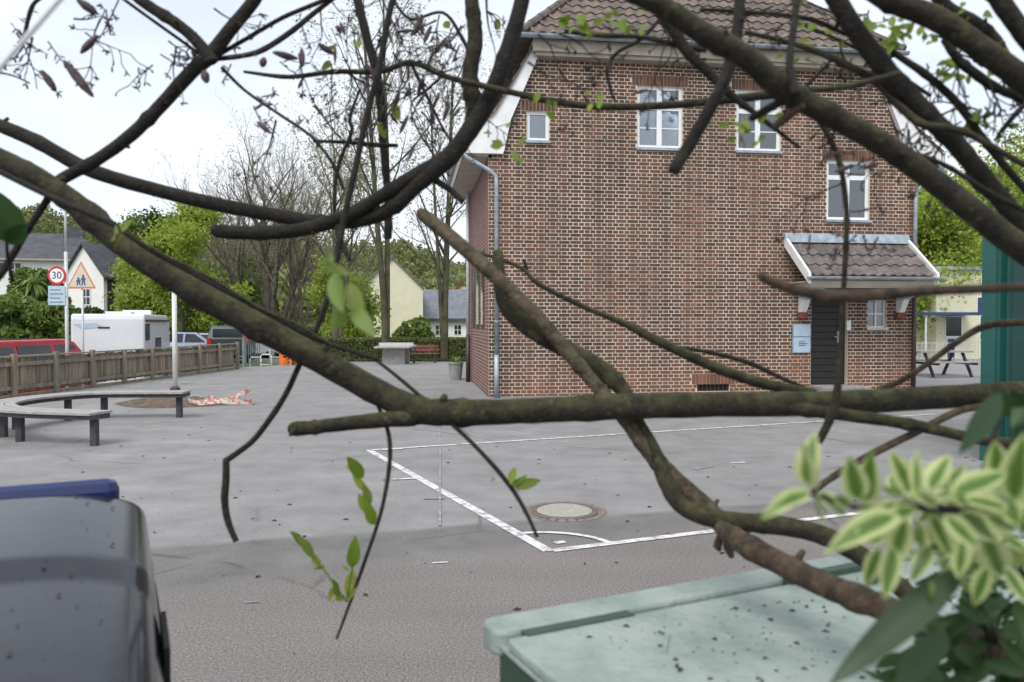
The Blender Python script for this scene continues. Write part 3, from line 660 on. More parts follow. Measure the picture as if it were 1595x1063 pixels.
# white house on the bank across the street
bx = base(52, 60); h1 = thing('white_house', 'white rendered house with dark hipped roof and barred windows behind the bank', 'house', (bx[0], bx[1], bx[2]), math.radians(14))
w = MB(); w.box(-4.6, 0, -2.5, 4.6, 8, 4.6); w.build('wall', M['render_white'], h1)
r = MB(); r.add([(-5,-.4,4.6),(5,-.4,4.6),(5,8.4,4.6),(-5,8.4,4.6),(-2.2,4,7.0),(2.2,4,7.0)], [(0,1,5,4),(1,2,5),(2,3,4,5),(3,0,4),(3,2,1,0)]); rf = r.build('roof', M['slate'], h1)
c = MB(); c.box(1.2, 3.4, 6.0, 2.6, 4.4, 7.5); c.build('chimney', M['slate'], rf)
gt = MB(); gt.box(-5.05, -.46, 4.5, 5.05, -.38, 4.62); gt.build('gutter', M['beige'], h1)
for x in (-2.4, -1.2, 2.6): win(h1, x, 3.2, .95, 1.15, 0, bars=1)
win(h1, -2.9, .4, 1.1, 1.3, 0); win(h1, 2.4, .4, 1.1, 1.3, 0)
bx = base(132, 56); h2 = thing('gabled_house', 'white gabled house with steep dark slate roof and timber side beyond the motorhome', 'house', bx, math.radians(-18))
wl, rf = house(h2, 1.75, 4.6, 3.3, 5.4, M['render_white'], M['slate'])
for k in range(4):
    b = MB(); b.box(1.756, .3+k*1.05, .1, 1.80, 1.0+k*1.05, 3.0); b.build('timber_panel', M['iron'], wl)
win(h2, .2, 1.1, .8, 1.2, 0)
# cream house with a bare gable and its neighbours
bx = base(611, 86); h3 = thing('cream_house', 'cream rendered house with tall blank gable beyond the bare trees', 'house', bx, math.radians(8.5))
wl, rf = house(h3, 3.35, 10, 6.1, 9.4, M['render_cream'], M['slate_blue'], over=.1)
ann = MB(); ann.box(-7.2, .6, -1, -3.37, 6, 2.1); ann.build('annex', M['render_cream'], wl)
for x in (-6.3, -5.0): win(h3, x, .5, .8, 1.0, .6)
bx = base(692, 92); h4 = thing('slate_roofed_house', 'low white house with blue-grey slate roof beside the cream gable', 'house', bx, math.radians(-4))
w = MB(); w.box(-3.4, 0, -1.5, 3.0, 7, 2.9); w.build('wall', M['render_white'], h4)
r = MB(); r.prism([(-.5, 2.75), (3.5, 6.4), (7.5, 2.75)], -3.6, 3.2, 'x'); r.build('roof', M['slate_blue'], h4)
f = MB(); f.box(-3.6, -.56, 2.5, 3.2, -.5, 2.85); f.build('gutter', M['slate'], h4)
for x in (-2.4, -.6, 1.6): win(h4, x, .9, .9, 1.2, 0)
bx = base(722, 99); h5 = thing('yellow_house', 'small yellow rendered house behind the corner of the brick wall', 'house', bx, 0)
wl, rf = house(h5, 2.2, 7, 5.6, 7.2, M['render_yellow'], M['redblock']); win(h5, -.7, 1.6, .8, 1.1, 0)
# cream school wing to the right
bx = base(1560, 46); h6 = thing('cream_school_wing', 'cream rendered school wing with blue panels and tall window strip beyond picnic table', 'building', (bx[0], bx[1], float(hz(bx[0], bx[1]))), math.radians(6))
w = MB(); w.box(-4.1, 0, -1, 8, 9, 5.2); wl = w.build('wall', M['render_cream'], h6)
r = MB(); r.box(-4.3, -.2, 5.202, 8.2, 9.2, 5.4); r.build('roof', M['zinc'], h6)
cn = MB(); cn.box(-5.9, -1.6, 2.55, -2.3, -.01, 2.72); cn.build('entrance_canopy', M['bluepanel'], h6)
pc = MB(); pc.tube([(-5.7,-1.45,-.2),(-5.7,-1.45,2.55)], .06, 8); pc.build('canopy_post', M['galv'], h6)
for (x0, x1, z0, z1, mt) in [(-3.5,-2.55,1.35,2.45,'carglass'), (-3.4,-2.95,.1,1.2,'bluepanel'), (-1.35,-.65,.1,1.05,'bluepanel'), (-1.35,-.65,1.15,1.5,'carglass'), (-1.35,-.65,1.6,2.5,'carglass'), (-1.55,-.65,2.65,3.6,'bluepanel'), (-1.3,-.65,3.7,4.0,'carglass'), (-1.3,-.65,4.15,4.6,'carglass')]:
    f = MB(); f.box(x0-.06, -.04, z0-.06, x1+.06, -.012, z1+.06); fr = f.build('window', M['pvc'], h6)
    g = MB(); g.box(x0, -.055, z0, x1, -.042, z1); g.build('pane', M[mt], fr)

# ------------------------------------------------------------------ wooden fence: separate boards, posts and rails
fen = thing('wooden_fence', 'low weathered grey-brown board fence along the street side of the yard', 'fence', (-10.52, 16.2, 0), math.atan2(10.38, 1.11))
FL = 26.5; X0 = -9.0     # local x runs along the fence from near to far
L0, L1 = -2.4, 10.44
npost = 11; sp = (L1-L0)/(npost-1); po = None
for k in range(npost):
    p = MB(); p.box(-.05,-.05,-.25,.05,.05,.90)
    if po is None: po = p.build('post', M['wood'], fen, bevel=.008); o = po
    else: o = inst(po, fen)
    o.location = (L0 + k*sp, -.09, R.uniform(-.02, .02))
tr = MB(); tr.bar((L0-.1, -.0, .855), (L1+.1, -.0, .855), .14, .035); tr.build('top_rail', M['wood'], fen)
for zz in (.70, .20):
    for k in range(npost-1):
        b = MB(); b.bar((L0+k*sp+.055, -.055, zz), (L0+(k+1)*sp-.055, -.055, zz), .05, .085); b.build('rail', M['wood'], fen)
nb = int((L1-L0)/.118); bo = None
for k in range(nb):
    if bo is None: b = MB(); b.box(-.053, -.014, .10, .053, .014, .82); bo = b.build('board', M['wood'], fen); o = bo
    else: o = inst(bo, fen)
    o.location = (L0+.06+k*.118, -.004 + R.uniform(-.004,.004), R.uniform(-.015,.015)); o.rotation_euler = (R.uniform(-.02,.02), R.uniform(-.012,.012), R.uniform(-.03,.03))
kb = MB(); kb.bar((L0, -.02, -.02), (L1, -.02, -.02), .10, .16); kb.build('kickboard', M['wood'], fen)

# ------------------------------------------------------------------ curved bench
ben = thing('curved_bench', 'long curved slatted bench with grey top and dark posts in the yard', 'bench', (-6.6, 11.5, 0))
pts = [(-5.24,9.96),(-6.5,10.30),(-7.20,10.95),(-7.38,11.7),(-7.18,12.45),(-6.72,12.88),(-5.40,12.98)]
cl = []
for i in range(len(pts)-1):
    p0, p1, p2, p3 = (Vector(pts[max(0,i-1)]), Vector(pts[i]), Vector(pts[i+1]), Vector(pts[min(len(pts)-1,i+2)]))
    for k in range(8):
        t = k/8; cl.append(.5*((2*p1)+(p2-p0)*t+(2*p0-5*p1+4*p2-p3)*t*t+(3*p1-p0-3*p2+p3)*t**3))
cl.append(Vector(pts[-1]))
nrm = []
for i in range(len(cl)):
    d = (cl[min(i+1,len(cl)-1)]-cl[max(i-1,0)]).normalized(); nrm.append(Vector((-d.y, d.x)))
for s in range(3):       # three long planks following the curve
    o0, o1 = -.2+s*.137, -.2+s*.137+.125; b = MB()
    vs = []
    for p, n in zip(cl, nrm):
        for oo, zz in ((o0,.405),(o1,.405),(o1,.435),(o0,.435)): q = p+n*oo; vs.append((q.x+6.6, q.y-11.5, zz))
    fs = [(i*4+k, i*4+(k+1)%4, (i+1)*4+(k+1)%4, (i+1)*4+k) for i in range(len(cl)-1) for k in range(4)] + [(3,2,1,0), tuple((len(cl)-1)*4+k for k in range(4))]
    b.add(vs, fs); b.build('plank', M['bench_top'], ben)
b = MB(); vs = []
for p, n in zip(cl, nrm):
    for oo, zz in ((-.16,.345),(.16,.345),(.16,.403),(-.16,.403)): q = p+n*oo; vs.append((q.x+6.6, q.y-11.5, zz))
b.add(vs, fs); b.build('seat_frame', M['post'], ben)
lg = None
for (x, y) in [(-5.33,9.97),(-6.50,10.32),(-6.98,10.72),(-7.30,11.5),(-7.13,12.55),(-6.72,12.88),(-5.52,12.97)]:
    if lg is None: p = MB(); p.box(-.042,-.042,-.05,.042,.042,.33); lg = p.build('leg', M['post'], ben, bevel=.006); o = lg
    else: o = inst(lg, ben)
    o.location = (x+6.6, y-11.5, 0)

# ------------------------------------------------------------------ signs and poles
sp_ = at(104, 503, 19.2); pole = thing('road_sign', 'speed limit 30 road sign on tall pale pole behind wooden fence', 'sign', (sp_.x, sp_.y, -.9))
p = MB(); p.tube([(0,0,-.2),(0,0,4.2)], .042, 10); p.tube([(0,0,4.2),(0,0,5.8)], .03, 8); p.build('pole', M['galv'], pole, smooth=True)
def disc(r, y0, y1, cx=0, cz=0, n=28):
    m = MB(); m.prism([(cx+r*math.cos(2*math.pi*k/n), cz+r*math.sin(2*math.pi*k/n)) for k in range(n)], y0, y1); return m
zc = 2.72+.9
d1 = disc(.225, -.065, -.058, -.19, zc).build('round_sign', M['signred'], pole)
disc(.17, -.072, -.066, -.19, zc).build('sign_face', M['signwhite'], d1)
def text(body, size, loc, mat, parent, name):
    c = bpy.data.curves.new(name, 'FONT'); c.body = body; c.size = size; c.align_x = 'CENTER'; c.align_y = 'CENTER'; c.extrude = .001; c.materials.append(mat); c.resolution_u = 3
    o = bpy.data.objects.new(name, c); COL.objects.link(o); dg = bpy.context.evaluated_depsgraph_get(); dg.update()
    me = bpy.data.meshes.new_from_object(o.evaluated_get(dg)); COL.objects.unlink(o); bpy.data.objects.remove(o)
    q = bpy.data.objects.new(name, me); COL.objects.link(q); q.parent = parent; q.location = loc; q.rotation_euler = (math.pi/2, 0, 0); 
    if not me.materials: me.materials.append(mat)
    return q
t30 = text('30', .25, (-.19, -.075, zc), M['signblack'], d1, 'numerals')
s = MB(); s.box(-.41, -.062, zc-.72, 0.0, -.055, zc-.25); pl_ = s.build('lower_plate', M['sign_blue'], pole)
s = MB()
for k in range(4): s.box(-.37, -.065, zc-.66+k*.1, -.05 - (k%2)*.06, -.063, zc-.635+k*.1)
s.build('plate_print', M['sign_dark'], pl_)
s = MB(); s.box(-.40, -.055, zc-.5, .03, -.04, zc-.47); s.box(-.36,-.055,zc-.02,.03,-.04,zc+.01); s.build('clamp', M['galv'], pole)
# triangular children warning sign on its own post, a little further along
sq = at(128, 503, 21.0); ws = thing('warning_sign', 'faded triangular children crossing warning sign on short post by motorhome', 'sign', (sq.x, sq.y, -.9))
p = MB(); p.tube([(0,.03,-.2),(0,.03,3.85)], .03, 8); p.build('pole', M['galv'], ws, smooth=True)
zt = 2.48+.9
s = MB(); s.prism([(-.40,zt),(.40,zt),(0,zt+.74)], -.02, -.012); tf = s.build('triangle', M['signorange'], ws)
s = MB(); s.prism([(-.33,zt+.045),(.33,zt+.045),(0,zt+.65)], -.027, -.021); s.build('sign_face', M['signcream'], tf)
for (x, h) in ((-.07, .20), (.06, .28)):      # two walking figures
    s = MB(); z0 = zt+.09
    s.prism([(x-.05,z0),(x-.02,z0),(x,z0+h*.42),(x+.03,z0),(x+.06,z0),(x+.035,z0+h*.55),(x+.075,z0+h*.5),(x+.03,z0+h*.8),(x-.03,z0+h*.8),(x-.07,z0+h*.5),(x-.03,z0+h*.55)], -.034, -.028)
    s.prism([(x+.03*math.cos(a*math.pi/5), z0+h*.92+.03*math.sin(a*math.pi/5)) for a in range(10)], -.034, -.028); s.build('figure', M['signblue'], tf)
pp = thing('yard_pole', 'slim pale metal pole with dark foot standing by the curved bench', 'pole', (-7.56, 17.55, 0))
p = MB(); p.tube([(0,0,.0),(0,0,2.35)], .052, 12); p.build('pole', M['hoop'], pp, smooth=True)
p = MB(); p.lathe([(.11,0),(.11,.1),(.07,.14)], (0,0,0), 12); p.build('foot', M['iron'], pp)
p = MB(); p.lathe([(.058,0),(.04,.05),(.0,.07)], (0,0,2.35), 12); p.build('cap', M['hoop'], pp)
p = MB(); p.box(-.09,-.02,1.06,-.05,.02,1.13); p.build('hook', M['galv'], pp)
# planting patch with tape
V = []; rr = random.Random(3)
pm = MB(); ring = [(1.15*math.cos(a)*(1+.12*math.sin(3*a)), .75*math.sin(a)*(1+.1*math.cos(4*a))) for a in [2*math.pi*k/40 for k in range(40)]]
pm.add([(0,0,.10)] + [(x*.55, y*.55, .07+.05*rr.random()) for x, y in ring] + [(x, y, .004) for x, y in ring], [(0,1+k,1+(k+1)%40) for k in range(40)] + [(1+k,41+k,41+(k+1)%40,1+(k+1)%40) for k in range(40)])
pt = pm.build('soil_patch', M['soil']); pt.location = (-6.55, 15.15, 0); tag(pt, 'bare soil patch with weeds in the asphalt behind the curved bench', 'soil patch')
tp = MB(); q = []
path = [(p[0]*.8-1.2, p[1], p[2]*.6) for p in [(-5.95,14.75,.06),(-5.7,14.9,.16),(-5.45,14.95,.05),(-5.2,15.1,.10),(-5.0,15.2,.28),(-4.88,15.25,.36),(-4.82,15.15,.12),(-4.75,15.0,.02),(-5.0,14.85,.03),(-5.4,14.7,.09),(-5.8,14.6,.04),(-6.1,14.72,.10)]]
vs = []
for k, p in enumerate(path):
    a = k*.9; vs += [(p[0], p[1], p[2]), (p[0]+.03*math.cos(a), p[1]+.03*math.sin(a), p[2]+.09)]
tp.add(vs, [(2*k, 2*k+2, 2*k+3, 2*k+1) for k in range(len(path)-1)])
tag(tp.build('barrier_tape', M['tape']), 'crumpled red and white barrier tape lying on soil patch', 'tape')

# ------------------------------------------------------------------ markings and manhole
def strip(pts, w, mat, name, z=.005):
    m = MB(); vs = []
    for i, p in enumerate(pts):
        a = Vector(pts[max(0,i-1)]); b = Vector(pts[min(len(pts)-1,i+1)]); d = (b-a).normalized(); n = Vector((-d.y, d.x))*(w/2)
        p = Vector(p); vs += [(p.x+n.x, p.y+n.y, z), (p.x-n.x, p.y-n.y, z)]
    m.add(vs, [(2*i, 2*i+1, 2*i+3, 2*i+2) for i in range(len(pts)-1)]); return structure(m.build(name, mat))
c0, c1 = Vector((.253,5.34)), Vector((-1.756,9.594)); a1 = Vector((2.613,6.309)); f1 = Vector((4.92,12.408))
strip([c0, c1], .085, M['paint'], 'court_line')
strip([c0+(a1-c0)*.012, c0+(a1-c0)*2.6], .075, M['paint'], 'court_line', .006)
strip([c1-(f1-c1)*.004, f1, c1+(f1-c1)*1.35], .07, M['paint'], 'court_line', .007)
da, db = (a1-c0).normalized(), (c1-c0).normalized()
strip([c0 + da*.48*math.cos(t) + db*.48*math.sin(t) for t in [math.pi/2*k/12 for k in range(13)]], .05, M['paint'], 'court_arc', .008)
strip([c0+da*.13+db*.16, c0+da*.21+db*.16], .06, M['paint'], 'court_mark', .006)
strip([(-1.19,7.79),(-.90,7.86)], .06, M['paint'], 'court_mark', .008); strip([(-1.6,9.6),(-1.35,9.68)], .05, M['paint'], 'court_mark', .009)
strip([(-.78,6.93),(-.60,6.95)], .04, M['chalk'], 'court_mark', .008)
strip([(-1.091,11.8),(-.83,9.0),(-.557,6.0)], .022, M['chalk'], 'chalk_line', .0095)
strip([(2.45,8.72),(2.62,8.76)], .05, M['paint'], 'court_mark', .006)
strip([(1.95,8.35),(2.2,8.5)], .04, M['chalk'], 'court_mark', .006); strip([(-.52,5.07),(-.42,5.09)], .02, M['paint'], 'court_mark', .006)
strip([(-1.5,4.35),(-1.42,4.36)], .015, M['chalk'], 'court_mark', .006)
strip([(-8.9,20.0),(-8.2,20.4)], .15, M['chalk'], 'court_mark', .006)
mh = thing('manhole_cover', 'round manhole cover with pale concrete centre and red sett ring in the asphalt', 'manhole', (.435, 6.48, 0))
m = MB(); m.lathe([(.232,.004),(.232,.012),(.222,.016)], (0,0,0), 32); m.build('concrete_centre', M['cover_conc'], mh)
m = MB(); n = 32; vs = []
for k in range(n):
    a = 2*math.pi*k/n
    for r, z in ((.236,.014),(.27,.016),(.285,.006)): vs.append((r*math.cos(a), r*math.sin(a), z))
m.add(vs, [(3*k+j, 3*k+j+1, 3*((k+1)%n)+j+1, 3*((k+1)%n)+j) for k in range(n) for j in (0,1)]); m.build('iron_frame', M['cover_iron'], mh)
so = None
for k in range(26):
    a = 2*math.pi*k/26
    if so is None: m = MB(); m.box(-.026,-.032,-.02,.026,.032,.009); so = m.build('sett', M['sett'], mh, bevel=.006); o = so
    else: o = inst(so, mh)
    o.location = (.322*math.cos(a), .322*math.sin(a), R.uniform(-.002,.002)); o.rotation_euler = (0, 0, a)

# ------------------------------------------------------------------ yard furniture further back
def tz(x, y): return float(hz(x, y))
p = at(617, 503, 33); tt = thing('table_tennis_table', 'grey concrete table tennis table in front of the hedge', 'table', (p.x, p.y, tz(p.x, p.y)))
m = MB(); m.box(-.72,-1.3,.70,.72,1.3,.77); m.build('table_top', M['concrete'], tt, bevel=.01)
for yy in (-.75, .75): m = MB(); m.box(-.45,yy-.1,-.05,.45,yy+.1,.70); m.build('support', M['concrete'], tt)
m = MB(); m.box(-.73,-.012,.772,.73,.012,.90); m.build('net', M['galv'], tt)
p = gnd(711, 592); pot = thing('planter_pot', 'grey round pot with leafy plant beside the dark downpipe foot', 'pot', (p.x-.02, p.y, 0))
m = MB(); m.lathe([(.155,0),(.2,.44),(.215,.44),(.215,.50),(.18,.50),(.17,.44)], (0,0,0), 20); m.build('pot', M['potgrey'], pot, smooth=False)
for k in range(26):
    a = rr.uniform(0, 6.28); rr_ = rr.uniform(0,.14); m = MB(); q = Vector((rr_*math.cos(a), rr_*math.sin(a), .46)); t = q + Vector((math.cos(a)*.1, math.sin(a)*.1, rr.uniform(.08,.22)))
    s = Vector((-math.sin(a), math.cos(a), 0))*.035; md = (q+t)/2
    m.add([q, md+s, t, md-s], [(0,1,2,3)]); m.build('leaf', M['leaf_mid'], pot)
p = at(661, 503, 35); rb = thing('red_bench', 'low red slatted bench in front of the hedge', 'bench', (p.x, p.y, tz(p.x, p.y)))
for k in range(3): m = MB(); m.box(-.6,-.22+k*.15,.40,.6,-.09+k*.15,.44); m.build('seat_slat', M['redbench'], rb)
for k in range(2): m = MB(); m.box(-.6,.24,.52+k*.16,.6,.27,.64+k*.16); m.build('back_slat', M['redbench'], rb)
for xx in (-.5, .44): m = MB(); m.box(xx,-.2,-.05,xx+.06,.2,.398); m.box(xx,.205,-.05,xx+.06,.238,.80); m.build('leg', M['iron'], rb)
p = at(452, 503, 31); ob = thing('orange_play_bench', 'bright orange play bench with sloped side panel near the gate', 'bench', (p.x, p.y, tz(p.x, p.y)))
m = MB(); m.prism([(-.35,0),(-.22,0),(-.0,.52),(-.18,.78),(-.36,.80)], -.3, -.24); m.build('side_panel', M['orange'], ob)
m = MB(); m.prism([(-.35,0),(-.22,0),(-.0,.52),(-.18,.78),(-.36,.80)], .24, .3); m.build('side_panel', M['orange'], ob)
m = MB(); m.box(-.2,-.3,.30,.55,.3,.37); m.build('seat', M['orange'], ob)
for xx in (0.05, .44): m = MB(); m.box(xx,-.28,-.05,xx+.07,.28,.298); m.build('leg', M['orange'], ob)
HL = ['white tubular hoop barrier beside the grey-green gate leaf', 'white tubular hoop barrier standing between two other hoops', 'white tubular hoop barrier beside the orange play bench']
for k, x in enumerate((398, 414, 429)):
    p = at(x, 503, 32); hb = MB(); z0 = tz(p.x, p.y)
    hb.tube([(-.22,0,-.05),(-.22,0,.75),(-.16,0,.82),(.16,0,.82),(.22,0,.75),(.22,0,-.05)], .028, 8); hb.tube([(-.22,0,.4),(.22,0,.4)], .02, 6)
    o = hb.build('hoop_barrier', M['hoop'], smooth=True); o.location = (p.x, p.y, z0); tag(o, HL[k], 'barrier', 'hoop barriers at the gate')
p = at(380, 503, 28.5); gp_ = thing('gate_post', 'grey-green metal gate leaf at the far end of the fence', 'gate', (p.x, p.y, tz(p.x, p.y)), math.radians(70))
m = MB(); m.box(-.05,-.05,-.1,.05,.05,1.05); m.build('post', M['metal_green'], gp_)
for zz in (.12, .98): m = MB(); m.box(.052,-.02,zz,.95,.02,zz+.04); m.build('rail', M['metal_green'], gp_)
for k in range(7): m = MB(); m.box(.1+k*.125,-.01,.162,.12+k*.125,.01,.978); m.build('bar', M['metal_green'], gp_)
p = gnd(1462, 586); pic = thing('picnic_table', 'wooden picnic table with attached benches near cream school wing', 'table', (p.x, p.y, 0), math.radians(8))
for k in range(4): m = MB(); m.box(-.85,-.34+k*.175,.70,.85,-.18+k*.175,.745); m.build('table_plank', M['bench_top'], pic)
for sy_ in (-1, 1): m = MB(); m.box(-.85,sy_*.68-.12,.42,.85,sy_*.68+.12,.46); m.build('seat_plank', M['bench_top'], pic)
for xx in (-.6, .6):
    m = MB()
    for sy_ in (-1, 1): m.bar((xx, sy_*.62, -.02), (xx, sy_*.2, .70), .05, .08)
    m.bar((xx+.051, -.75, .39), (xx+.051, .75, .39), .05, .07); m.build('leg_frame', M['post'], pic)
# low wire fence in front of the school wing
p = at(1520, 503, 40); wf = thing('wire_fence', 'low grey railing fence in front of the cream school wing', 'fence', (p.x-4, p.y, tz(p.x, p.y)))
for zz in (.12, .9): m = MB(); m.box(-1,-.015,zz,8,.015,zz+.03); m.build('rail', M['galv'], wf)
for k in range(37): m = MB(); m.box(-1+k*.25,-.008,-.1,-.98+k*.25,.008,.93); m.build('bar', M['galv'], wf)

# ------------------------------------------------------------------ vehicles
def wheels(root, xs, yw, r):
    for x in xs:
        for sy_ in (-1, 1):
            m = MB(); n = 18; m.prism([(x+r*math.cos(2*math.pi*k/n), r+r*math.sin(2*math.pi*k/n)) for k in range(n)], sy_*yw-.1, sy_*yw+.1); t = m.build('wheel', M['tyre'], root)
            q = MB(); q.prism([(x+r*.6*math.cos(2*math.pi*k/n), r+r*.6*math.sin(2*math.pi*k/n)) for k in range(n)], sy_*(yw+.102)-.004, sy_*(yw+.102)+.004); q.build('rim', M['rim'], t)
def car(name, label, loc, rz, prof, glass, width, paint, wx, wr=.31, group=None, tail=None):
    """prof: side outline (x,z); glass: list of side-window polygons; both mirrored to each side"""
    t = thing(name, label, 'van' if 'van' in name else 'car', loc, rz, group)
    m = MB(); n = len(prof); hw = width/2; vs = []
    zmin = min(z for _, z in prof); zmax = max(z for _, z in prof)
    for s, ins in ((-1, 0), (1, 0)):
        for x, z in prof:
            k = max(0, (z - zmin - .55*(zmax-zmin)) / (.45*(zmax-zmin))); vs.append((x, s*(hw - .17*k), z))
    m.add(vs, [tuple(range(n)), tuple(range(2*n-1, n-1, -1))] + [(i, i+n, (i+1)%n+n, (i+1)%n) for i in range(n)])
    m.build('body', paint, t, bevel=.05)
    for g in glass:
        for s in (-1, 1):
            q = MB(); vs = []
            for o in (.012, .0):
                for x, z in g:
                    k = max(0, (z - zmin - .55*(zmax-zmin)) / (.45*(zmax-zmin))); vs.append((x, s*(hw - .17*k + o), z))
            nn = len(g); q.add(vs, [tuple(range(nn)), tuple(range(2*nn-1, nn-1, -1))] + [(i, i+nn, (i+1)%nn+nn, (i+1)%nn) for i in range(nn)]); q.build('side_window', M['carglass'], t)
    wheels(t, wx, hw-.1, wr); return t
FD = math.atan2(10.38, 1.11)
vp = (-14.1, 21.9, -.88)
van = car('red_van', 'red van with dark side windows parked behind the wooden fence', vp, math.radians(86),
    [(-2.6,.35),(2.45,.35),(2.6,1.0),(2.35,1.22),(1.72,1.88),(1.45,1.97),(-2.45,1.97),(-2.6,1.7)],
    [[(-2.4,1.28),(-.95,1.28),(-.95,1.8),(-2.4,1.8)], [(-.8,1.28),(.55,1.28),(.55,1.82),(-.8,1.82)], [(.75,1.25),(2.1,1.25),(1.6,1.8),(.75,1.82)]], 1.95, M['redcar'], (-1.5, 1.5))
m = MB(); m.add([(2.36,-.72,1.25),(2.36,.72,1.25),(1.78,.70,1.86),(1.78,-.70,1.86)], [(0,1,2,3)]); o = m.build('windscreen', M['carglass'], van); o.location = (.02, 0, .02)
for s in (-1, 1): m = MB(); m.box(2.44, s*.72-.16, .72, 2.53, s*.72+.16, .9); m.build('headlight', M['lamp'], van)
m = MB(); m.tube([(-2.2,.6,2.0),(.6,.6,2.0)], .02, 6); m.tube([(-2.2,-.6,2.0),(.6,-.6,2.0)], .02, 6); m.build('roof_rail', M['iron'], van)
# motorhome
mo = thing('motorhome', 'large white motorhome with small dark windows parked beyond the fence', 'motorhome', (-14.11, 28.68, -.92), math.radians(106))
m = MB(); m.prism([(-3.1,.45),(3.2,.45),(3.25,1.2),(2.75,1.5),(2.55,2.55),(2.1,2.78),(-3.05,2.78),(-3.1,2.6)], -1.1, 1.1); m.build('body', M['whitevan'], mo, bevel=.06)
for (x0, x1, z0, z1) in [(-2.95,-2.2,1.9,2.45),(-.9,.3,1.35,1.95)]:
    m = MB(); m.box(x0,-1.125,z0,x1,-1.102,z1); m.build('side_window', M['carglass'], mo)
m = MB(); m.box(-2.9,-1.18,2.53,2.0,-1.102,2.60); m.build('awning', M['iron'], mo)
m = MB(); m.prism([(1.0,2.45),(.35,2.5),(.1,2.35),(.75,2.28)], -3.112, -3.1015, 'x'); m.build('stripe', M['sign_blue'], mo)
m = MB(); m.box(-3.115,-.05,2.30,-3.1015,.3,2.36); m.build('rear_vent', M['iron'], mo)
m = MB(); m.box(-3.14,-.5,1.0,-3.1015,.2,1.03); m.box(-3.112,-1.02,1.0,-3.1015,-1.0,1.6); m.build('rear_trim', M['iron'], mo)
for s in (-1, 1): m = MB(); m.box(-3.12,s*.95-.06,.7,-3.1015,s*.95+.06,.95); m.build('tail_light', M['redlight'], mo)
m = MB(); m.box(2.0,-.5,2.78,2.5,.5,2.98); m.build('roof_hatch', M['pvc'], mo); m = MB(); m.box(-1.5,-.4,2.78,-.7,.4,2.88); m.build('roof_hatch', M['pvc'], mo)
m = MB(); m.box(2.62,-1.3,1.75,2.78,-1.12,2.25); m.build('wing_mirror', M['iron'], mo)
m = MB(); m.add([(2.80,-.95,1.52),(2.80,.95,1.52),(2.61,.95,2.4),(2.61,-.95,2.4)], [(0,1,2,3)]); m.build('windscreen', M['carglass'], mo)
wheels(mo, (-1.9, 2.2), 1.0, .34)
hatch = [(-2.05,.3),(2.05,.3),(2.12,.7),(1.15,.9),(.5,1.42),(-1.3,1.46),(-2.0,.98),(-2.1,.6)]
hg = [[(-1.65,.98),(-.15,.95),(-.1,1.36),(-1.2,1.38)], [(-.05,.95),(.95,.93),(.42,1.35),(0,1.36)]]
suvp = [(-2.15,.35),(2.15,.35),(2.2,.9),(1.1,1.08),(.55,1.66),(-1.85,1.70),(-2.15,1.1)]
sg_ = [[(-1.85,1.12),(-.15,1.1),(-.1,1.56),(-1.75,1.58)], [(-.05,1.1),(.95,1.08),(.48,1.55),(0,1.56)]]
def road_spot(px, d): p = at(px, 503, d); return (p.x, p.y, tz(p.x, p.y)+.03)
car('parked_car', 'pale blue hatchback parked beyond the front of the motorhome', road_spot(290, 40), math.radians(20), hatch, hg, 1.72, M['bluecar'], (-1.25,1.3), group='cars parked along the street')
car('parked_car', 'silver hatchback parked between pale blue car and dark estate', road_spot(334, 43), math.radians(25), hatch, hg, 1.72, M['silvercar'], (-1.25,1.3), group='cars parked along the street')
x = road_spot(362, 37); sv = car('parked_car', 'dark estate car with red tail lights at the end of the fence', (x[0], x[1], x[2]), math.radians(104), suvp, sg_, 1.8, M['greencar'], (-1.3,1.35), .34, group='cars parked along the street')
for s in (-1, 1): m = MB(); m.box(-2.2, s*.78-.09, .85, -2.12, s*.78+.09, 1.15); m.build('tail_light', M['redlight'], sv)
m = MB(); m.box(-2.12,-.62,1.15,-1.95,.62,1.55); m.build('rear_window', M['carglass'], sv)
x = road_spot(388, 47); car('parked_car', 'white hatchback parked behind the gate bars', x, math.radians(15), hatch, hg, 1.72, M['whitevan'], (-1.25,1.3), group='cars parked along the street')
# ------------------------------------------------------------------ teal steel container on the right
ct = thing('steel_container', 'tall teal steel container with ribbed wall beside the yard', 'container', (5.33, 8.9, 0), math.radians(-35))
m = MB(); m.box(0,0,-.02,.14,.14,2.6); m.build('corner_post', M['teal'], ct)
xs = [.14]; prof = []; x = .14
while x < 5.8:
    prof += [(x, .05), (x+.04, .05), (x+.10, .10), (x+.22, .10), (x+.28, .05)]; x += .30
poly = prof + [(x, .05), (x, .16), (.14, .16)]
m = MB(); m.prism(poly[::-1], .12, 2.48, 'z'); m.build('ribbed_wall', M['teal'], ct)
m = MB(); m.box(.142,.0,-.02,x,.14,.118); m.box(.142,.0,2.482,x,.14,2.6); m.build('frame_rail', M['tealdark'], ct)
m = MB(); m.box(.30,-.012,.10,.42,.046,2.5); m.build('door_post', M['tealdark'], ct); m = MB(); m.box(.88,-.012,.10,1.0,.046,2.5); m.build('door_post', M['tealdark'], ct)
m = MB(); m.box(0,.145,-.02,.08,2.4,2.59); m.build('end_wall', M['teal'], ct); m = MB(); m.box(-.03,-.03,2.602,x,2.44,2.66); m.build('roof', M['tealdark'], ct)

# ------------------------------------------------------------------ bins
gbz = 1.15
gc = Vector((-.04, 1.085)); ga = Vector((.9,.436)).normalized(); gb_ = Vector((ga.y, -ga.x))
gbin = thing('green_waste_container', 'large faded green plastic waste container with flat debris-strewn lid', 'waste container', (gc.x, gc.y, 0), math.atan2(ga.y, ga.x))
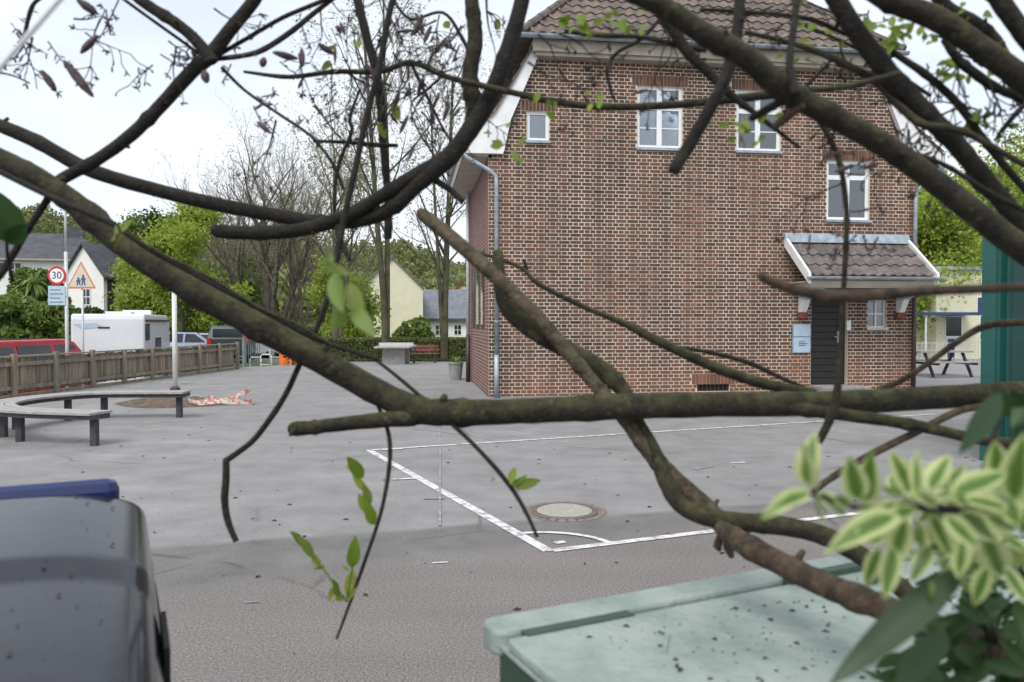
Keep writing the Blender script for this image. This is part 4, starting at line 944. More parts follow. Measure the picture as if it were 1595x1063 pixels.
# local: x along the far edge, -y towards the camera
m = MB()
def rrect(x0, y0, x1, y1, r, n=5):
    o = []
    for (cx_, cy_, a0) in ((x1-r, y1-r, 0), (x0+r, y1-r, 90), (x0+r, y0+r, 180), (x1-r, y0+r, 270)):
        for k in range(n+1): a = math.radians(a0 + 90*k/n); o.append((cx_+r*math.cos(a), cy_+r*math.sin(a)))
    return o
LX, LY = 1.36, .82
m.prism(rrect(.004, -LY+.03, LX-.03, -.03, .02), .16, gbz-.0165, 'z'); body = m.build('body', M['greenbody'], gbin)
m = MB(); m.prism(rrect(0, -LY, LX, 0, .012), gbz-.016, gbz-.012, 'z'); lid = m.build('lid', M['greenbin'], gbin)
m = MB(); m.prism(rrect(.002, -LY+.03, LX-.03, -.070, .008), gbz-.011, gbz+.004, 'z'); m.build('lid_panel', M['greenbin'], lid, bevel=.004)
m = MB(); m.prism(rrect(-.006, -.058, LX-.02, .002, .02), gbz-.028, gbz+.008, 'z'); m.build('lid_rim', M['greenbin'], lid, bevel=.006)
for (x0, x1, hh) in ((.03,.20,.006), (.50,.66,.014), (.9,1.08,.014)): m = MB(); m.box(x0, -.078, gbz-.0105, x1, -.0585, gbz+hh); m.build('slot_shade', M['greenbody'], lid)  # raised dark blocks standing in for shade in the lid gaps
m = MB(); m.tube([(.16,-.20,gbz+.004),(.20,-.155,gbz+.004),(.26,-.165,gbz+.004),(.27,-.20,gbz+.004)], .004, 6); m.build('moulded_mark', M['greenbin'], lid)
m = MB(); m.tube([(.05,-.16,.99),(-.06,-.16,.99)], .028, 12); m.tube([(-.045,-.16,.99),(-.075,-.16,.99)], .042, 12); m.build('lifting_pin', M['greenbin'], gbin)
for (x, y) in ((.18,-.16),(LX-.18,-.16),(.18,-LY+.16),(LX-.18,-LY+.16)):
    m = MB(); n = 16; m.prism([(.08*math.cos(2*math.pi*k/n), .08+.08*math.sin(2*math.pi*k/n)) for k in range(n)], -.02, .02); o = m.build('castor', M['tyre'], gbin); o.location = (x, y, 0)
m = MB(); rs = random.Random(12)
for k in range(1300):
    x, y = rs.uniform(.09, LX-.06), rs.uniform(-LY+.08, -.09); r = rs.choice([.0006,.0008,.001,.0013,.0018,.0028]); a = rs.uniform(0, 6.3); e = rs.uniform(1, 2.4)
    m.add([(x+r*e*math.cos(a), y+r*e*math.sin(a), gbz+.0045), (x-r*math.sin(a), y+r*math.cos(a), gbz+.0045+r), (x-r*e*math.cos(a), y-r*e*math.sin(a), gbz+.0045), (x+r*math.sin(a), y-r*math.cos(a), gbz+.0045+r*.6)], [(0,1,2),(0,2,3),(0,3,1),(1,3,2)])
sd_ = stuff(m.build('debris', M['speck'])); sd_.location = gbin.location; sd_.rotation_euler = gbin.rotation_euler; sd_['label'] = 'dark plant crumbs scattered on the green lid'; sd_['category'] = 'debris'
# dark bin on the left, curved lid, blue rear edge
bb = thing('dark_waste_bin', 'dark wheeled bin with glossy curved lid and blue rear rim', 'waste bin', (-.715, 1.42, 0), math.radians(26))
# local x to the left (negative), y away from camera; right-rear corner at origin
def lidz(x, y):   # crown of the lid
    t = (x + .32) / .36; return 1.240 + .035 * (1 - min(1, abs(t)**6)) - .012 * (y < -.40) - .05*max(0, (-y-.05))
m = MB(); nx, ny = 20, 26; vs = []
for j in range(ny+1):
    for i in range(nx+1):
        x = -.68 + .72*i/nx; y = -.02 - .80*j/ny; vs.append((x, y, lidz(x, y)))
def edge(i, j): return j*(nx+1)+i
fs = [(edge(i,j), edge(i,j+1), edge(i+1,j+1), edge(i+1,j)) for j in range(ny) for i in range(nx)]
rimv = len(vs); bord = [edge(i,0) for i in range(nx+1)] + [edge(nx,j) for j in range(1,ny+1)] + [edge(i,ny) for i in range(nx-1,-1,-1)] + [edge(0,j) for j in range(ny-1,0,-1)]
cxm, cym = -.32, -.42
for b_ in bord: vs.append((vs[b_][0] + .014*(1 if vs[b_][0] > cxm else -1), vs[b_][1]+.006*(1 if vs[b_][1] > cym else -1), 1.13))
nb_ = len(bord); fs += [(bord[k], bord[(k+1)%nb_], rimv+(k+1)%nb_, rimv+k) for k in range(nb_)]
m.add(vs, fs); o = m.build('lid', M['blackbin'], bb, smooth=True)
b = o.modifiers.new('bevel', 'BEVEL'); b.width = .02; b.segments = 3; b.limit_method = 'ANGLE'; b.angle_limit = math.radians(35)
m = MB(); m.prism([(-.66,-.80),(.02,-.80),(.02,-.03),(-.66,-.03)], .12, 1.12, 'z'); m.build('body', M['blackbin'], bb, bevel=.03)
m = MB(); m.prism(rrect(-.70, -.018, .0, .03, .02), 1.10, 1.287, 'z'); m.build('rear_rim', M['bluebin'], bb, bevel=.02)
m = MB(); m.box(.055,-.52,1.06,.062,-.38,1.16); m.build('side_slot_shade', M['dark'], bb)  # solid black plate painted as the shade of a slot
m = MB(); m.tube([(.052,-.02,1.09),(.06,-.4,1.07),(.055,-.80,1.04)], .007, 8); m.build('side_rail', M['blackbin'], bb, smooth=True)
for x in (-.58, -.06):
    m = MB(); n = 18; m.prism([(-.02+.12*math.cos(2*math.pi*k/n), .12+.12*math.sin(2*math.pi*k/n)) for k in range(n)], x-.03, x+.03, 'y'); o = m.build('wheel', M['tyre'], bb)
m = MB()
for k in range(130):
    x, y = rs.uniform(-.55, .0), rs.uniform(-.75, -.04); r = rs.choice([.0006,.0008,.0011,.0016,.0026]); z = lidz(x, y)+.001
    m.add([(x+r*1.6,y,z),(x,y+r,z+r),(x-r*1.6,y,z),(x,y-r,z+r*.5)], [(0,1,2),(0,2,3),(0,3,1),(1,3,2)])
o = stuff(m.build('debris', M['speck'])); o.location = bb.location; o.rotation_euler = bb.rotation_euler; o['label'] = 'brown plant crumbs lying on the dark bin lid'; o['category'] = 'debris'

# leaf litter and grit on the asphalt
m = MB()
for k in range(420):
    y = rs.uniform(3.2, 15); x = rs.uniform(-.62, .62)*y
    if k % 4 == 0: x, y = rs.uniform(-9.8, -8.6) + .107*(y-16), y + 9
    r = rs.choice([.004,.006,.008,.012,.018]); a = rs.uniform(0, 6.3); ca, sa = math.cos(a)*r, math.sin(a)*r
    m.add([(x+ca*1.7, y+sa*1.7, .004), (x-sa*.7, y+ca*.7, .003+r*.5), (x-ca*1.7, y-sa*1.7, .004), (x+sa*.7, y-ca*.7, .003+r*.3)], [(0,1,2),(0,2,3)])
o = stuff(m.build('leaf_litter', M['speck'])); o['label'] = 'tiny brown leaf crumbs scattered over the schoolyard asphalt'; o['category'] = 'litter'
# ------------------------------------------------------------------ trees
def leaf_quads(P, size, rng, stretch=1.5, up=.0):
    """small rhombic leaf faces at points P (n,3)"""
    n = len(P); a = rng.normal(size=(n,3)); a[:,2] += up; a /= np.linalg.norm(a, axis=1)[:,None]
    b = rng.normal(size=(n,3)); b -= a*(a*b).sum(1)[:,None]; b /= np.linalg.norm(b, axis=1)[:,None]
    s = size * rng.uniform(.6, 1.35, n)[:,None]
    V = np.stack([P - a*s*stretch*.5, P + b*s*.5, P + a*s*stretch*.5, P - b*s*.5], 1).reshape(-1,3)
    return V, np.arange(4*n).reshape(-1,4)
class TreeGen:
    def __init__(s, seed): s.r = random.Random(seed); s.lo = MB(); s.hi = MB(); s.tips = []
    def limb(s, p, d, L, r, lvl, spec):
        n = 5 if lvl < 2 else 4; pts = [p.copy()]; rad = [r]; d = d.normalized()
        cur = spec['wander'] * (.5 + .4*lvl)
        for k in range(n):
            d = (d + Vector((s.r.gauss(0,1), s.r.gauss(0,1), s.r.gauss(0,.6))) * cur + Vector((0,0,spec['up'])) * (.3 if lvl else .1)).normalized()
            pts.append(pts[-1] + d * (L/n)); rad.append(r * (1 - (k+1)/n * spec['taper']))
        (s.lo if lvl < 2 else s.hi).tube(pts, rad, 7 if lvl == 0 else (5 if lvl == 1 else 3), cap=False)
        if lvl >= spec['levels']:
            s.tips += pts[1:]; return
        if lvl >= spec['levels']-1: s.tips += pts[2:]
        nc = spec['kids'][min(lvl, len(spec['kids'])-1)]
        for c in range(nc):
            t = spec['start'][min(lvl, len(spec['start'])-1)]; t = t + (1-t) * (c + s.r.random()) / nc
            i = min(n-1, int(t*n)); q = pts[i].lerp(pts[i+1], t*n - i) if t < 1 else pts[-1]
            base = (pts[min(i+1,n)] - pts[i]).normalized(); az = s.r.uniform(0, 2*math.pi)
            side = base.orthogonal().normalized(); side.rotate(Matrix.Rotation(az, 3, base))
            an = math.radians(s.r.uniform(*spec['angle'])); nd_ = base*math.cos(an) + side*math.sin(an)
            s.limb(q, nd_, L * spec['len'][min(lvl, len(spec['len'])-1)] * s.r.uniform(.65, 1.15) * (1.15 - .5*t if lvl == 0 else 1), max(.006, rad[i] * spec.get('thin', .55)), lvl+1, spec)
def tree(name, label, loc, stems, spec, seed, bark, leaf=None, lsize=.1, nleaf=0, spread=.15, group='trees around the yard', twig='twigs'):
    root = thing(name, label, 'tree', loc, 0, group); g = TreeGen(seed)
    for (d, L, r) in stems:
        dd = Vector(d); g.limb(Vector((dd.x*.15, dd.y*.15, -.1)), dd, L, r, 0, spec)
    tr = g.lo.build('trunk', M[bark], root, smooth=True)
    cr_ = g.hi.build('crown', M[twig], root)
    if nleaf:
        rng = np.random.default_rng(seed); T = np.array([tuple(p) for p in g.tips]); P = T[rng.integers(0, len(T), nleaf)] + rng.normal(size=(nleaf,3))*spread
        V, Fc = leaf_quads(P, lsize, rng); o = stuff(np_build('foliage', V, Fc, M[leaf], cr_))
    return root
def spot(px, d): p = at(px, 503, d); return (p.x, p.y, float(hz(p.x, p.y)))
bare = dict(levels=4, kids=[10,7,6,4], start=[.35,.25,.2,.2], len=[.62,.52,.5,.5], angle=(18,48), wander=.07, up=.22, taper=.75, thin=.5)
def T(px, d, h): return spot(px, d)
tree('bare_tree', 'wide bare tree with many ascending limbs from a short thick trunk', spot(420, 48),
     [((.02,0,1),10,.34),((.30,.1,1),9.2,.25),((-.33,.05,1),9.4,.25),((.14,-.2,1),9,.21),((-.16,.2,1),9.4,.21),((.5,-.1,1),7,.13),((-.55,.1,1),7,.13)], dict(bare, kids=[9,5,5,3], thin=.6, start=[.4,.3,.2,.2]), 11, 'bark_far', 'leaf_bud', .06, 4000, .2)
tree('bare_tree', 'tall bare tree with mossy twin stems in front of the cream gable', spot(602, 36),
     [((-.02,0,1),17,.17),((.025,.02,1),17,.16)], dict(bare, wander=.035, kids=[11,5,5,3], start=[.3,.3,.2,.2], len=[.30,.5,.5,.5], angle=(25,60)), 5, 'bark_moss', 'leaf_bud', .07, 4500, .2)
tree('bare_tree', 'bare mossy tree with several upright stems near the brick corner', spot(692, 38),
     [((0,0,1),14,.2),((.05,.05,1),13,.12),((-.05,0,1),13,.12)], dict(bare, wander=.04, kids=[10,5,5,3], start=[.28,.3,.2,.2], len=[.30,.5,.5,.5], angle=(25,60)), 8, 'bark_moss', 'leaf_bud', .07, 4000, .2)
tree('bare_tree', 'slender bare tree with dark upright trunk beside the leafy shrub', spot(522, 42),
     [((-.02,0,1),11.5,.22),((.12,.1,1),9,.12)], dict(bare, kids=[12,6,5,3], len=[.34,.5,.5,.5]), 21, 'bark_far', 'leaf_bud', .08, 5000, .22)
tree('bare_tree', 'grey bare tree with fine twigs standing behind the fresh green tree', spot(352, 58),
     [((.03,0,1),11.5,.22),((-.2,.1,1),9.5,.15),((.22,-.1,1),9.5,.15)], dict(bare, kids=[9,5,5,3], thin=.58), 31, 'bark_far', 'leaf_bud', .07, 2500, .25)
tree('bare_tree', 'bare tree with budding crown behind the wide multi-limbed tree', spot(470, 64),
     [((.0,0,1),13,.24),((-.22,.1,1),11,.15),((.2,-.1,1),11,.15)], dict(bare, kids=[9,5,5,3], thin=.58), 37, 'bark_far', 'leaf_bud', .07, 3500, .3)
leafy = dict(levels=3, kids=[14,8,6], start=[.15,.2,.2], len=[.42,.5,.5], angle=(35,70), wander=.08, up=.12, taper=.8, thin=.5)
tree('leafy_tree', 'fresh light green tree with tall pointed crown beyond the fence', spot(283, 44), [((.0,0,1),7.4,.14)], dict(leafy, len=[.36,.5,.5]), 41, 'bark_far', 'leaf_light', .13, 22000, .25)
tree('leafy_tree', 'light green tree with low crown between motorhome and tall pointed tree', spot(238, 50), [((.0,0,1),5.6,.12),((-.2,0,1),4.6,.09)], leafy, 43, 'birch', 'leaf_light', .14, 22000, .35)
tree('leafy_tree', 'mid green tree with layered crown behind the gabled house', spot(196, 62), [((.0,0,1),6.5,.16)], leafy, 44, 'birch', 'leaf_mid', .17, 18000, .4)
tree('conifer_tree', 'dark narrow conifer peeking out beside the fresh light green tree', spot(247, 60), [((0,0,1),8.6,.14)], dict(leafy, kids=[24,7,5], len=[.22,.5,.5], angle=(70,100), up=0), 47, 'bark_far', 'leaf_deep', .18, 9000, .2)
tree('leafy_tree', 'dark green tree low behind the parked cars', spot(305, 52), [((.1,0,1),5.2,.16),((-.3,0,1),4.6,.12)], leafy, 48, 'bark_far', 'leaf_mid', .15, 12000, .4)
tree('leafy_tree', 'round green tree beyond the dark estate car and gate', spot(375, 62), [((.1,0,1),6.2,.16),((-.3,0,1),5.6,.12)], leafy, 49, 'bark_far', 'leaf_mid', .17, 14000, .5)
tree('leafy_tree', 'bright green weeping tree in front of the cream house annex', spot(541, 46), [((.0,0,1),5.0,.14),((.2,0,1),4,.1)], dict(leafy, up=-.12), 50, 'bark_far', 'leaf_light', .12, 14000, .25)
tree('leafy_tree', 'green tree with spreading crown above the cream school wing', spot(1478, 56), [((.0,0,1),9.5,.22),((.25,0,1),8.5,.18),((-.25,.1,1),8,.18)], leafy, 51, 'bark_far', 'leaf_mid', .17, 32000, .5)
tree('leafy_tree', 'light green tree rising behind the teal container', spot(1560, 60), [((.0,0,1),14,.25),((.25,0,1),12,.18),((-.2,.1,1),12.5,.18)], leafy, 52, 'bark_far', 'leaf_light', .2, 30000, .6)
tree('leafy_tree', 'green tree touching the right downpipe of the brick building', spot(1440, 48), [((.0,0,1),8.5,.2),((.2,0,1),7.5,.15),((-.2,.1,1),7.4,.15)], leafy, 53, 'bark_far', 'leaf_light', .15, 30000, .45)
tree('leafy_tree', 'deep green low tree between brick building and school wing', spot(1436, 52), [((.0,0,1),2.6,.12),((-.15,0,1),2.3,.1)], leafy, 54, 'bark_far', 'leaf_deep', .14, 8000, .3)
# shrubs
def shrub(name, label, loc, rx, ry, rz, leaf, n, size, seed, cat='shrub', group='shrubs on the street bank'):
    rng = np.random.default_rng(seed); root = thing(name, label, cat, loc, 0, group)
    st_ = MB(); r = random.Random(seed)
    for k in range(7):
        a = r.uniform(0, 6.28); st_.tube([(0,0,-.1), (rx*.25*math.cos(a), ry*.25*math.sin(a), rz*.6), (rx*.6*math.cos(a), ry*.6*math.sin(a), rz*1.3)], [.05,.035,.012], 5)
    st_.build('stem', M['bark_far'], root)
    C = []
    for k in range(16): C.append((r.uniform(-.65,.65)*rx, r.uniform(-.65,.65)*ry, rz*r.uniform(.35,1.5), r.uniform(.3,.55)))
    C = np.array(C); idx = rng.integers(0, len(C), n); u = rng.normal(size=(n,3)); u /= np.linalg.norm(u,axis=1)[:,None]; u *= rng.uniform(.5,1,n)[:,None]**.5
    P = C[idx,:3] + u*C[idx,3][:,None]*np.array([rx,ry,rz]); P = P[P[:,2] > 0]
    V, Fc = leaf_quads(P, size, rng); stuff(np_build('foliage', V, Fc, M[leaf], root)); return root
shrub('shrub', 'dense green shrub mass on the bank behind the red van', spot(20, 36), 2.6, 1.8, 1.5, 'leaf_mid', 9000, .2, 61)
shrub('shrub', 'yellow flowering shrub behind the red van roof', spot(58, 33), 1.5, 1.0, .65, 'leaf_yellow', 6000, .12, 62)
shrub('shrub', 'dark evergreen shrub below the gabled house', spot(95, 40), 2.2, 1.6, 1.3, 'leaf_deep', 9000, .18, 63)
shrub('shrub', 'olive green shrub in front of the white house wall', spot(66, 46), 1.6, 1.3, 2.0, 'leaf_mid', 7000, .2, 64)
shrub('shrub', 'small green shrub against the rear of the motorhome', spot(122, 36), .9, .8, 1.0, 'leaf_mid', 4000, .14, 65)
shrub('shrub', 'wide dark shrub row behind the parked cars', spot(330, 56), 5.0, 1.6, 1.8, 'leaf_deep', 14000, .25, 66)
shrub('shrub', 'green shrub behind the hoop barriers', spot(430, 50), 3.4, 1.5, 1.3, 'leaf_mid', 10000, .2, 67)
shrub('shrub', 'feathery green shrub at the foot of the cream gable', spot(645, 62), 1.7, 1.2, 1.5, 'leaf_mid', 6000, .2, 68)
# palm-like plant by the white house
pr_ = thing('palm_shrub', 'spiky grey-green palm-like plant by the white house', 'palm', spot(52, 44), 0)
m = MB(); m.tube([(0,0,-.2),(.05,0,1.4),(0,0,2.7)], [.16,.13,.12], 8); m.build('trunk', M['bark_far'], pr_, smooth=True)
rp = random.Random(9)
for k in range(46):
    a = rp.uniform(0, 6.28); e = rp.uniform(-.5, 1.1); L = rp.uniform(1.0, 1.5); d = Vector((math.cos(a)*math.cos(e), math.sin(a)*math.cos(e), math.sin(e))); s = d.cross(Vector((0,0,1))).normalized()*.09
    b = Vector((0,0,2.7)); q = [b, b+d*L*.55+Vector((0,0,.05)), b+d*L+Vector((0,0,-.28*L))]
    m = MB(); m.add([q[0]-s*.3, q[0]+s*.3, q[1]-s, q[1]+s, q[2]], [(0,1,3,2),(2,3,4)]); m.build('frond', M['leaf_mid'], pr_)
# clipped hedge and railing at the far end of the yard
rng = np.random.default_rng(70); n = 22000; hp_ = at(615, 503, 38.5); hx0, hx1 = at(475, 503, 38.5).x, at(742, 503, 38.5).x; hb0 = float(hz(hp_.x, hp_.y))
hd = thing('clipped_hedge', 'long dark clipped hedge at the far end of the yard', 'hedge', ((hx0+hx1)/2, hp_.y, hb0)); hw = (hx1-hx0)/2
m = MB(); m.box(-hw+.05,-.3,-.1,hw-.05,.3,.98); m.build('inner_twigs', M['bark_moss'], hd)
P = np.stack([rng.uniform(-hw,hw,n), rng.choice([-1,1],n)*rng.uniform(.28,.44,n), rng.uniform(.0,1.1,n)], 1); t_ = rng.random(n) < .3; P[t_,1] = rng.uniform(-.42,.42,t_.sum()); P[t_,2] = rng.uniform(.98,1.14,t_.sum())
V, Fc = leaf_quads(P, .11, rng); stuff(np_build('foliage', V, Fc, M['leaf_mid'], hd))
rf_ = thing('yard_railing', 'dark metal railing in front of the clipped hedge', 'railing', ((hx0+hx1)/2, hp_.y-.7, hb0+.02))
for zz in (.1, 1.15): m = MB(); m.box(-hw,-.015,zz,hw,.015,zz+.035); m.build('rail', M['iron'], rf_)
bar = None
for k in range(56):
    if bar is None: m = MB(); m.box(-.01,-.01,-.1,.01,.01,1.2); bar = m.build('bar', M['iron'], rf_); o = bar
    else: o = inst(bar, rf_)
    o.location = (-hw + k*2*hw/55, 0, 0)
# the wooded hills: crowns of a far-off wood, one mass
rng = np.random.default_rng(71); crowns = []
for k in range(1500):
    ang = rng.uniform(-.78, .80); y = rng.uniform(115, 330); x = ang*y
    if -.04 < ang < .40: continue
    crowns.append((x, y, float(hz(x, y)), rng.uniform(2.6, 5.0)))
C = np.array(crowns); per = 150; idx = np.repeat(np.arange(len(C)), per); u = rng.normal(size=(len(idx),3)); u /= np.linalg.norm(u,axis=1)[:,None]; u[:,1] = -np.abs(u[:,1])
P = C[idx,:3] + u*C[idx,3][:,None]*np.array([1,1,1.05])*rng.uniform(.75,1.05,len(idx))[:,None]; P[:,2] += C[idx,3]*.9
V, Fc = leaf_quads(P, .85, rng); wd = stuff(np_build('hillside_wood', V, Fc, M['leaf_wood'])); wd['label'] = 'far-off spring wood covering the hills behind the houses'; wd['category'] = 'woodland'
# ------------------------------------------------------------------ foreground climbers, at arm's length behind the bins
FR = random.Random(77)
def cat_rom(P, sub=5):
    out = []
    for i in range(len(P)-1):
        p0, p1, p2, p3 = (np.array(P[max(0,i-1)]), np.array(P[i]), np.array(P[i+1]), np.array(P[min(len(P)-1,i+2)]))
        for k in range(sub):
            t = k/sub; out.append(.5*((2*p1)+(p2-p0)*t+(2*p0-5*p1+4*p2-p3)*t*t+(3*p1-p0-3*p2+p3)*t**3))
    out.append(np.array(P[-1], float)); return out
PX = 1 / F
def stem_pts(path, d0, d1):
    """path of (x, y, width in photo pixels) with depth running d0..d1 -> points and radii in metres"""
    n = len(path); Q = []
    for i, (x, y, w) in enumerate(path):
        d = d0 + (d1-d0)*i/max(1,n-1); p = at(x, y, d); Q.append((p.x, p.y, p.z, w*.5*d*PX))
    C = cat_rom(Q, 6); return [Vector(c[:3]) for c in C], [max(.0008, float(c[3])) for c in C]
def plant(name, label, cat, px, py, d, group=None):
    p = at(px, py, d); return thing(name, label, cat, (p.x, p.y, 0), 0, group)
def stem(root, path, d0, d1, mat='bark', name='branch', knots=0, jit=.06, extra=None, parent=None):
    P, Rr = stem_pts(path, d0, d1)
    if extra:
        for e in extra: P.append(Vector(e)); Rr.append(Rr[-1])
    for i in range(1, len(P)-1):
        jit_ = jit*.45; j = Rr[i]*jit_; P[i] = P[i] + Vector((FR.gauss(0,j), FR.gauss(0,j), FR.gauss(0,j)))
        Rr[i] *= 1 + FR.gauss(0, jit_)
    for k in range(knots):
        i = FR.randrange(2, len(P)-2); Rr[i] *= FR.uniform(1.08, 1.18)
    Rr[0] *= .9
    m = MB(); m.tube(P, Rr, 12 if max(Rr) > .008 else (8 if max(Rr) > .003 else 6))
    off = root.location; o = m.build(name, M[mat], root, off=off, smooth=True)
    m_ = MB()   # buds and cut stubs along the limb
    for k in range(knots):
        i = FR.randrange(2, len(P)-2); d = Vector((FR.gauss(0,1), FR.gauss(0,1), FR.gauss(0,1))).normalized(); L = Rr[i]*FR.uniform(1.3, 2.0)
        m_ = MB(); m_.tube([P[i], P[i]+d*L], [Rr[i]*.45, Rr[i]*.22], 6); m_.build('bud', M[mat], o, off=off, smooth=True)
    return o
def leaf_mesh(name, L, Wd, fold, curl, mat, nseg=7):
    """pointed leaf along +x, midrib at y=0, uv.x = distance from the midrib"""
    vs, fs, uv = [], [], []
    for i in range(nseg+1):
        t = i/nseg; w = Wd*.5*(math.sin(math.pi*t**.8))**.85 if 0 < t < 1 else .0006
        z = -curl*L*t*t
        for s, q in ((-1,1.0),(-.5,.5),(0,0),(.5,.5),(1,1.0)): vs.append((t*L, s*w, z + fold*abs(s)*w)); uv.append((q if 0 < t < 1 else .6, t))
    for i in range(nseg):
        for k in range(4): fs.append((i*5+k, (i+1)*5+k, (i+1)*5+k+1, i*5+k+1))
    me = bpy.data.meshes.new(name); me.from_pydata(vs, [], fs); me.materials.append(M[mat]); me.polygons.foreach_set('use_smooth', [True]*len(fs))
    ul = me.uv_layers.new(name='UVMap'); flat = []
    for p in me.polygons:
        for vi in p.vertices: flat += uv[vi]
    ul.data.foreach_set('uv', flat); me.update(); return me
LM = {}
def leaf(parent, root, b, t, d, mat, wr=.5, fold=None, curl=None, tilt=None, name='leaf', face=None):
    """leaf from photo point b to photo point t at depth d, its blade turned towards the camera by 'face'"""
    if fold is None: fold = FR.choice([.1,.25,.45,.6])
    if curl is None: curl = FR.choice([-.1,.05,.2,.35])
    key = (mat, round(wr,2), fold, curl)
    if key not in LM: LM[key] = leaf_mesh('leaf', 1.0, wr, fold, curl, mat)
    A = at(b[0], b[1], d); B = at(t[0], t[1], d + (FR.uniform(-.03,.03) if tilt is None else tilt)); x = (B-A); L = x.length; x.normalize()
    nrm = (CAM - A).normalized(); nrm = (nrm + Vector((FR.gauss(0,.45), 0, FR.gauss(.35,.4)))) if face is None else Vector(face)
    y = nrm.cross(x).normalized(); z = x.cross(y)
    o = bpy.data.objects.new(name, LM[key]); COL.objects.link(o); o.parent = parent
    Mx = Matrix(((x.x,y.x,z.x,A.x),(x.y,y.y,z.y,A.y),(x.z,y.z,z.z,A.z),(0,0,0,1))) @ Matrix.Scale(L, 4)
    o.matrix_basis = Matrix.Translation(-root.location) @ Mx
    return o
PODM = None
def pod(parent, root, b, t, w, d, name='seed_pod'):
    global PODM
    if PODM is None:
        m = MB(); m.tube([(0,0,0),(.12,0,.01),(.4,0,.0),(.7,.01,-.01),(.92,0,0),(1,0,.0)], [.03,.07,.11,.10,.05,.008], 7); PODM = m.build('seed_pod', M['pod']); COL.objects.unlink(PODM)
    A = at(*b, d); B = at(*t, d+FR.uniform(-.01,.01)); x = B-A; L = x.length; x.normalize(); y = x.orthogonal().normalized(); z = x.cross(y); s = w*d*PX/.22
    o = bpy.data.objects.new(name, PODM.data); COL.objects.link(o); o.parent = parent
    o.matrix_basis = Matrix.Translation(-root.location) @ Matrix(((x.x*L,y.x*s,z.x*s,A.x),(x.y*L,y.y*s,z.y*s,A.y),(x.z*L,y.z*s,z.z*s,A.z),(0,0,0,1))); return o
def raceme(parent, root, b, t, d, n, size=9):
    """dry flower spike: a thin twig with small buds on short stalks, one mesh"""
    m = MB(); A = at(*b, d); B = at(*t, d); m.tube([A, A.lerp(B,.5)+Vector((0,0,-.003)), B], [.0014,.0011,.0006], 5)
    for k in range(n):
        q = A.lerp(B, .15+.85*(k+FR.random())/n); dr = Vector((FR.gauss(0,1), FR.gauss(0,1), FR.gauss(-.3,.8))).normalized(); L = size*d*PX*FR.uniform(.7,1.4)
        m.tube([q, q+dr*L*.6, q+dr*L], [.0005,.0014,.0006], 4)
    return m.build('flower_spike', M['pod'], parent, off=root.location)

# ---- 1: the thick mossy climber crossing level in front of the brick wall
v1 = plant('mossy_climber', 'thick mossy climber stem running level across in front of the brick wall', 'climber', 1980, 700, 1.25)
main = [(-60,215,30),(0,247,31),(60,278,34),(125,325,38),(195,383,40),(290,446,42),(400,508,43),(500,562,42),(590,612,42),(650,638,44),(720,643,42),(830,640,40),(960,634,41),(1080,631,40),(1200,630,39),(1320,627,38),(1450,620,37),(1600,612,38),(1760,610,42),(1980,680,52)]
P_ = at(1990, 760, 1.3)
b1 = stem(v1, main, 1.30, 1.22, 'bark', knots=9, jit=.035, extra=[(P_.x+.1,P_.y+.05,.9),(P_.x+.14,P_.y+.1,.45),(P_.x+.16,P_.y+.1,-.05)])
stem(v1, [(648,650,30),(600,654,25),(540,660,23),(490,666,22),(462,668,24),(459,668,20)], 1.255, 1.22, 'bark', knots=1, jit=.03)
stem(v1, [(1230,636,22),(1300,645,20),(1380,655,19),(1450,668,18),(1520,684,17),(1600,694,17)], 1.23, 1.1, 'bark', knots=2)
stem(v1, [(1600,612,8),(1540,630,11),(1490,642,12),(1430,672,12),(1350,712,12),(1290,748,11),(1262,772,9)], 1.24, 1.12, 'bark_brown')
t5 = stem(v1, [(575,605,5),(592,640,6),(606,680,7),(606,730,7),(593,800,6),(568,875,6),(545,940,5),(524,996,4)], 1.27, 1.2, 'bark_dark', 'twig', jit=.02)
t6 = stem(v1, [(575,553,5),(620,588,6),(680,640,7),(735,690,7),(785,745,8),(815,790,7),(837,837,6)], 1.28, 1.2, 'bark_dark', 'twig', jit=.02)
for b, t in [((582,818),(570,775)),((575,790),(566,745)),((570,765),(545,735)),((566,745),(535,704)),((562,735),(528,712)),((572,800),(555,760))]: leaf(t5, v1, b, (b[0]+(t[0]-b[0])*.8, b[1]+(t[1]-b[1])*.8), 1.21, 'leaf_young', .4)
stem(v1, [(586,820,3),(572,775,3),(548,715,2)], 1.21, 1.21, 'leaf_young', 'leaf_stalk', jit=0)
for b, t in [((528,930),(510,895)),((520,915),(512,940)),((500,885),(478,855)),((488,868),(462,825)),((470,850),(448,822)),((505,880),(480,890)),((545,935),(550,870)),((548,885),(556,828)),((545,890),(530,880)),((540,930),(515,935))]: leaf(t5, v1, b, (b[0]+(t[0]-b[0])*.8, b[1]+(t[1]-b[1])*.8), 1.205, 'leaf_young', .4)
stem(v1, [(540,938,3),(510,895,3),(465,835,2)], 1.205, 1.205, 'leaf_young', 'leaf_stalk', jit=0); stem(v1, [(540,938,3),(548,890,3),(554,835,2)], 1.205, 1.205, 'leaf_young', 'leaf_stalk', jit=0)
for b, t in [((795,755),(802,725)),((797,757),(822,742)),((800,760),(842,750)),((798,755),(815,765))]: leaf(t6, v1, b, t, 1.21, 'leaf_young', .4)
